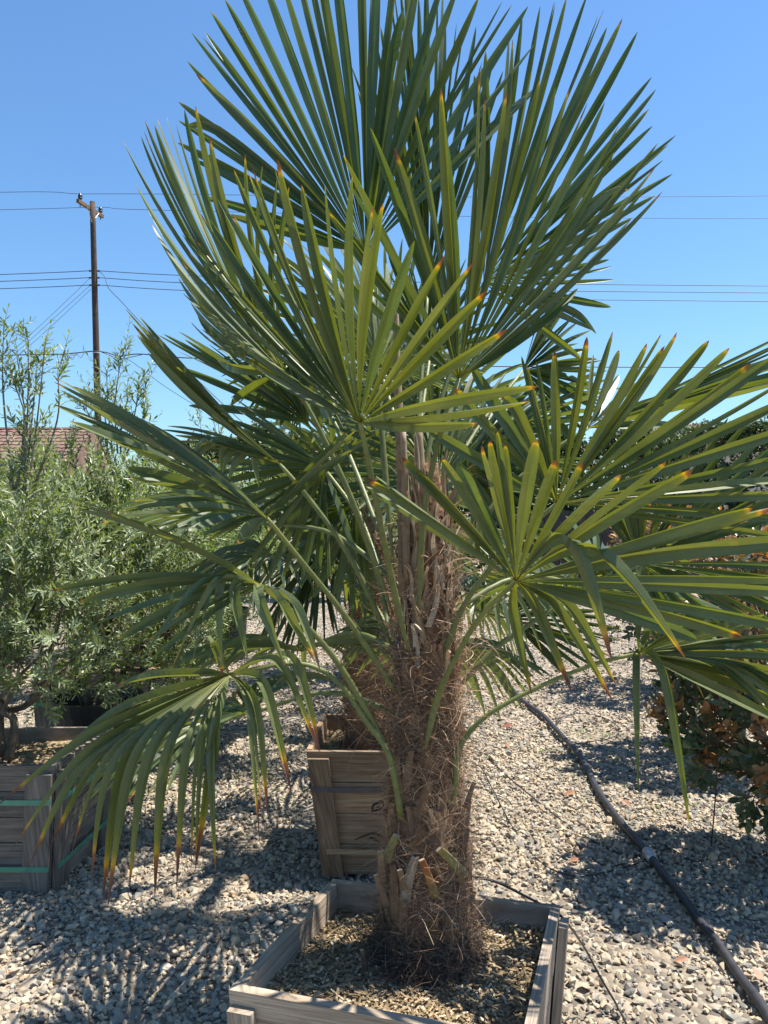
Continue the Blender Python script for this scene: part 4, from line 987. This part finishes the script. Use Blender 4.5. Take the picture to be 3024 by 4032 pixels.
mb = MB(); xq = 2.6
while xq < 9.5:
    box(mb, (xq,13.88,0.02), (xq+0.14,13.905,1.62+random.uniform(-.01,.01)), 0, (random.random()*0.4,0,0,1), grain=(0,0,1)); xq += 0.15
mb.build('boards', M_FENCE, fr, fr.location[:])
for xq in np.arange(2.7, 9.5, 1.8):
    mb = MB(); box(mb, (xq,13.91,0), (xq+0.1,14.0,1.58), 0, (0.2,0,0,1), grain=(0,0,1)); mb.build('post', M_FENCE, fr, fr.location[:])

# ------------------------------------------------------------------ houses
def mat_tile(name, a, b_):
    m, n, l, b = mat(name)
    s = sep(n, l, attr(n).outputs['Color']); r = ramp(n, [(0,a),(1,b_)]); l.new(s.outputs[0], r.inputs[0])
    tc = n.new('ShaderNodeTexCoord'); no = node(n, 'ShaderNodeTexNoise', i2=2.5, i3=6.0); l.new(tc.outputs['Object'], no.inputs[0])
    c = mixc(n, l, 1.0, r.outputs[0], ramp_of(n, l, no.outputs[0], (0.75,)*3, (1.2,)*3), 'MULTIPLY')
    l.new(c, b.inputs['Base Color']); b.inputs['Roughness'].default_value = 0.8; return m
M_TILE = mat_tile('red_brown_tile', (0.15,0.085,0.065), (0.23,0.14,0.105)); M_TILE2 = mat_tile('grey_brown_tile', (0.22,0.17,0.13), (0.32,0.26,0.21))
M_STUCCO = mat_plain('stucco', (0.52,0.46,0.38), 0.9, 0.12, 8)
def house(x0, x1, yf, yr, ze, zr, tile, label, hip=1.5):
    root = thing('house', ((x0+x1)/2,(yf+yr)/2,0), label, 'house'); org = root.location[:]
    mb = MB(); box(mb, (x0+0.4,yf+0.5,0), (x1-0.4,2*yr-yf-0.5,ze-0.05)); mb.build('wall', M_STUCCO, root, org)
    mb = MB(); rows = 13; cols = int((x1-x0)/0.075)
    for side in (0, 1):
        for k in range(rows):
            t0, t1 = k/rows, (k+1)/rows+0.012
            xa, xb = x0, x1
            u = np.linspace(0,1,cols+1); wv = 0.028*np.abs(np.sin(u*(x1-x0)/0.30*math.pi))
            def rowpts(t, lift):
                X_ = x0+hip*t*0+(x1-hip*t-x0)*u; Y_ = (yf+(yr-yf)*t) if side == 0 else (2*yr-yf-(yr-yf)*t)
                return np.stack([X_, np.full_like(X_, Y_), ze+(zr-ze)*t+wv+lift], 1)
            v = np.concatenate([rowpts(t0, 0.045)-np.array([0,0,0.05]), rowpts(t0, 0.045), rowpts(t1, 0.0)])
            M_ = cols+1; f = [[j,j+1,M_+j+1,M_+j] for j in range(cols)]+[[M_+j,M_+j+1,2*M_+j+1,2*M_+j] for j in range(cols)]
            cc = np.zeros((len(v),4)); cc[:,3] = 1; tcol = np.random.default_rng(k+side*50).uniform(0,1,cols//4+2); cc[:,0] = np.tile(np.repeat(tcol,4)[:M_], 3)
            mb.add(v, f, cc)
    # hip end
    mb.add([(x1,yf,ze),(x1,2*yr-yf,ze),(x1-hip,yr,zr)], [[0,1,2]], (0.5,0,0,1))
    mb.build('roof', tile, root, org)
    mb = MB(); tube(mb, [(x0,yr,zr+0.02),(x1-hip,yr,zr+0.02)], 0.09, 8, (0.5,0,0,1)); mb.build('ridge_cap', tile, root, org)
house(-26, -11.3, 26.5, 30, 2.9, 4.80, M_TILE, 'house with a red brown tiled roof showing above the olives on the left', hip=0.0)
house(14.5, 40, 40, 44, 4.9, 6.55, M_TILE2, 'distant house with a grey brown roof above the right hedge')

# ------------------------------------------------------------------ utility pole and wires
YP = 34.0
base = P(399,2158,YP); base[2] = 0; top = P(364,795,YP)
pole = thing('utility_pole', base, 'tall brown wooden utility pole with a single crossarm on the left', 'utility pole'); po = pole.location[:]
mb = MB(); path = np.array([base+(top-base)*t for t in np.linspace(0,1,14)]); tube(mb, path, np.linspace(0.165,0.118,14), 14); mb.build('pole_shaft', M_POLE, pole, po, smooth=True)
def on_pole(py): t = (P(0,py,YP)[2])/top[2]; return base+(top-base)*t
a_n, a_f = np.array([-13.12,32.95,15.40]), np.array([-12.62,35.15,15.10])
an = P(306,790,32.95); af = P(404,853,35.1)
mb = MB(); d = nrm(af-an); s = nrm(np.cross(d,[0,0,1]))*0.065; u = np.array([0,0,0.075]); off = np.array([-0.02,-0.13,0])
hexa(mb, [an-s-u, an+s-u, an+s+u, an-s+u, af-s-u, af+s-u, af+s+u, af-s+u], grain=d); 
arm = mb.build('crossarm', M_ARM, pole, po)
for pp in (an+d*0.2, af-d*0.2):
    mb = MB(); x,y,z = pp+np.array([0,0,0.075]); K = 14
    pr = [(0.03,0),(0.03,0.05),(0.085,0.06),(0.095,0.12),(0.07,0.13),(0.095,0.15),(0.09,0.22),(0.06,0.25),(0.06,0.29),(0.0,0.30)]
    v = [[x+a*math.cos(t), y+a*math.sin(t), z+q] for a,q in pr for t in np.linspace(0,2*math.pi,K,endpoint=False)]
    mb.add(v, [[i*K+j, i*K+(j+1)%K, (i+1)*K+(j+1)%K, (i+1)*K+j] for i in range(len(pr)-1) for j in range(K)])
    tube(mb, [pp-np.array([0,0,0.22]), pp+np.array([0,0,0.1])], 0.02, 6)
    mb.build('insulator', M_INSUL, arm, po, smooth=True)
for q in (0.28, 0.78):
    mb = MB(); p1 = an+(af-an)*q; tube(mb, [p1+s*1.2, on_pole(880)+np.array([0.0,-0.1,0])], 0.014, 5); mb.build('brace', M_GALV, pole, po)
for py in (1067,1094,1123):
    mb = MB()
    for sg in (-1,1):
        c0 = on_pole(py); tube(mb, [c0+np.array([sg*0.11,0,0]), c0+np.array([sg*0.22,0,0])], [0.03,0.045], 8)
    mb.build('spool_insulator', M_INSUL, pole, po)
mb = MB(); c0 = on_pole(1388); tube(mb, [c0-np.array([0,0,0.05]), c0+np.array([0,0,0.05])], 0.157, 14); mb.build('clamp_band', M_GALV, pole, po)

def wire(pts, r, label, cat='power line', name='power_line', extra=()):
    mb = MB(); tube(mb, catmull(pts, 8), r, 5)
    for e, rr in extra: tube(mb, catmull(e, 8), rr, 4)
    V0 = np.asarray(pts[0], float)
    o = mb.build(name, M_WIRE, None, V0)
    return tag(o, label, cat, 'overhead lines')
w1 = an+d*0.2+np.array([0,0,0.36]); w2 = af-d*0.2+np.array([0,0,0.36])
wire([P(-1500,800,33), P(0,757,33), w1, P(607,764,33), P(1700,775,33.2), P(3024,771,33.5), P(4300,740,34)], 0.011, 'thin top wire running over the near end of the pole crossarm')
wire([P(-1500,860,35), P(0,826,35), w2, P(571,826,35), P(1700,850,35.2), P(3024,860,35.5), P(4300,840,36)], 0.011, 'thin wire running over the far end of the pole crossarm', )
for py, l0, r0, r1, lab in ((1067,1081,1086,1126,'upper of the three parallel dark wires below the crossarm'),(1094,1108,1115,1153,'middle of the three parallel dark wires below the crossarm'),(1123,1137,1145,1187,'lower of the three parallel dark wires below the crossarm')):
    c0 = on_pole(py)
    wire([P(-1500,l0+50,YP), P(0,l0,YP), c0+np.array([-0.2,-0.02,0]), c0+np.array([0.2,-0.02,0]), P(760,r0,YP), P(1700,(r0+r1)/2+6,YP), P(3024,r1,YP), P(4400,r1+10,YP)], 0.016, lab)
for k, (py, lab) in enumerate(((1094,'uppermost of the three service wires slanting down left from the pole'),(1123,'middle of the three service wires slanting down left from the pole'),(1140,'lowest of the three service wires slanting down left from the pole'))):
    wire([on_pole(py)+np.array([-0.15,-0.05,0]), P(230,1215+k*22,32.5), P(90,1345+k*20,31), P(-60,1480+k*18,29.8), P(-230,1655+k*10,28.8)], 0.009, lab, 'service wire', 'service_wire')
wire([on_pole(1066)+np.array([0.2,0,0]), P(412,1090,33.9), P(428,1135,33.7), P(480,1190,33), P(540,1255,32), P(700,1420,30), P(930,1640,28), P(1100,1790,26)], 0.014, 'drooping black service cable falling right from the pole toward the palm', 'service cable', 'service_cable')
wire([P(440,1385,33.9), P(520,1425,33.3), P(640,1515,32), P(790,1610,31), P(920,1695,30), P(1060,1770,29)], 0.011, 'thin cable slanting down right below the low bundled cable', 'service cable', 'service_cable')
cb = on_pole(1386)+np.array([0,-0.18,0])
wire([P(-1500,1440,YP), P(60,1398,YP), P(220,1396,YP), P(300,1390,YP), cb, P(420,1388,YP), P(470,1402,YP), P(540,1394,YP), P(640,1401,YP), P(800,1412,YP), P(1700,1440,YP), P(3024,1446,YP), P(4400,1440,YP)], 0.026, 'thick low bundled cable clamped across the pole above the olives', 'cable', 'bundled_cable',
     extra=[([P(250,1394,YP), P(262,1420,YP), P(268,1400,YP), P(285,1415,YP), P(300,1394,YP), P(318,1408,YP), P(330,1390,YP)], 0.012), ([P(225,1396,YP), P(232,1425,YP), P(250,1432,YP), P(266,1412,YP), P(262,1394,YP)], 0.010), ([P(400,1386,YP-0.05), P(470,1412,YP-0.05), P(520,1405,YP-0.05), P(560,1396,YP-0.05)], 0.018)])

# ------------------------------------------------------------------ irrigation pipes on the gravel
def lay(pts, r, lift=0.012):
    out = []
    for (px, py) in pts:
        p = G(px, py, r+lift); p[2] = ground_z(p[0], p[1])+r+lift; out.append(p)
    return catmull(out, 6)
mb = MB(); path = lay([(1895,2480),(1925,2560),(1962,2640),(2045,2745),(2150,2830),(2285,2985),(2375,3150),(2500,3312),(2640,3470),(2745,3595),(2880,3780),(3024,3990),(3130,4200),(3250,4500)], 0.020)
path[:,2] += 0.004*np.sin(np.arange(len(path))*0.9)
tube(mb, path, 0.0172, 12)
o = mb.build('irrigation_pipe', M_PIPE, None, path[0], smooth=True); tag(o, 'thick black irrigation pipe snaking across the gravel on the right', 'pipe')
k = int(len(path)*0.56)
mb = MB(); tube(mb, path[k:k+2]*np.array([1,1,1]), 0.0235, 12); mb.build('joint_sleeve', M_GALV, o, path[0], smooth=True)
def drip(pts3, label, r=0.0035):
    mb = MB(); p = catmull(pts3, 7); tube(mb, p, r, 7)
    tag(mb.build('drip_tube', M_TUBE, None, p[0], smooth=True), label, 'drip tube', 'thin drip tubes on the gravel')
def gl(pts, lift=0.02): return [G(px,py,lift) for px,py in pts]
drip(gl([(1850,2950),(1900,3030),(1941,3110),(2022,3263),(2124,3391),(2225,3442),(2313,3447),(2440,3420),(2537,3391)]), 'thin black drip tube curving from the palm trunk to the thick pipe')
drip(gl([(1905,2960),(1980,3040),(2049,3100),(2160,3190),(2266,3270),(2415,3350),(2496,3367),(2577,3354),(2640,3340)]), 'thin black drip tube running straight beside the curved one')
drip([P(1860,3450,1.98)+np.array([0,0,0]), P(1960,3475,2.02), P(2090,3540,2.06), P(2180,3588,2.06), P(2225,3625,2.03), G(2300,3730,0.25), G(2365,3850,0.12), G(2430,3960,0.03), G(2480,4060,0.02), G(2560,4250,0.02)], 'thin black drip tube bending over the back right corner of the nearest box')
drip(gl([(2225,2935),(2330,2920),(2420,2900),(2432,2860),(2360,2820),(2270,2810),(2200,2830),(2190,2860)]), 'looped black drip tube lying in the middle of the gravel', 0.003)
drip(gl([(2590,3310),(2650,3345),(2700,3380),(2760,3390),(2800,3360)]), 'short drip tube in the shade under the nearest shrub')
drip([P(2825,2890,3.3), P(2822,3050,3.3), P(2812,3200,3.3), G(2800,3330,0.02)], 'black drip line hanging straight down from the nearest shrub', 0.003)

# fallen leaves
M_DRY = mat_attr('dry_leaf', [(0,(0.24,0.085,0.055)),(0.5,(0.32,0.16,0.09)),(1,(0.42,0.26,0.19))], 0.7, 0.25, 60, 0.15)
for k, (px, py, L, c, lab) in enumerate(((1996,2857,0.085,0.0,'large red dry leaf on the gravel left of the thick pipe'),(1999,2938,0.06,0.3,'small dry leaf just below the large red leaf'),(2368,2920,0.06,0.6,'dry leaf inside the looped drip tube'),
        (2243,3122,0.07,0.5,'orange dry leaf left of the thick pipe in full sun'),(2468,3163,0.07,0.8,'pink dry leaf at the edge of the shrub shadow'),(2663,3366,0.08,0.9,'pale pink leaf beside the pipe under the shrub'),
        (2259,3385,0.05,0.4,'little brown leaf near the curved drip tube'),(2696,3520,0.07,0.7,'upright dry leaf leaning on the thick pipe'),(2984,3838,0.085,0.9,'large pink dry leaf at the lower right edge'),(2682,3777,0.05,0.6,'dry leaf on sunlit gravel right of the nearest box'),
        (1195,3580,0.05,0.8,'pale dry scrap on gravel left of the nearest box'),(60,3820,0.06,0.5,'dry leaf on gravel at the lower left edge'))):
    mb = MB(); p = G(px, py, 0.03); yaw = k*2.1; dd = np.array([[math.cos(yaw), math.sin(yaw), 0.25]]); nn = np.array([[0.3*math.sin(k),-0.45,0.85]])
    leaf_batch(mb, p[None]-dd*L*0.5, dd, nn, np.array([L]), np.array([L*0.5]), np.array([[c,0,0,1.0]]), 'obov')
    tag(mb.build('fallen_leaf', M_DRY, None, p), lab, 'fallen leaf', 'dry leaves fallen on the gravel')
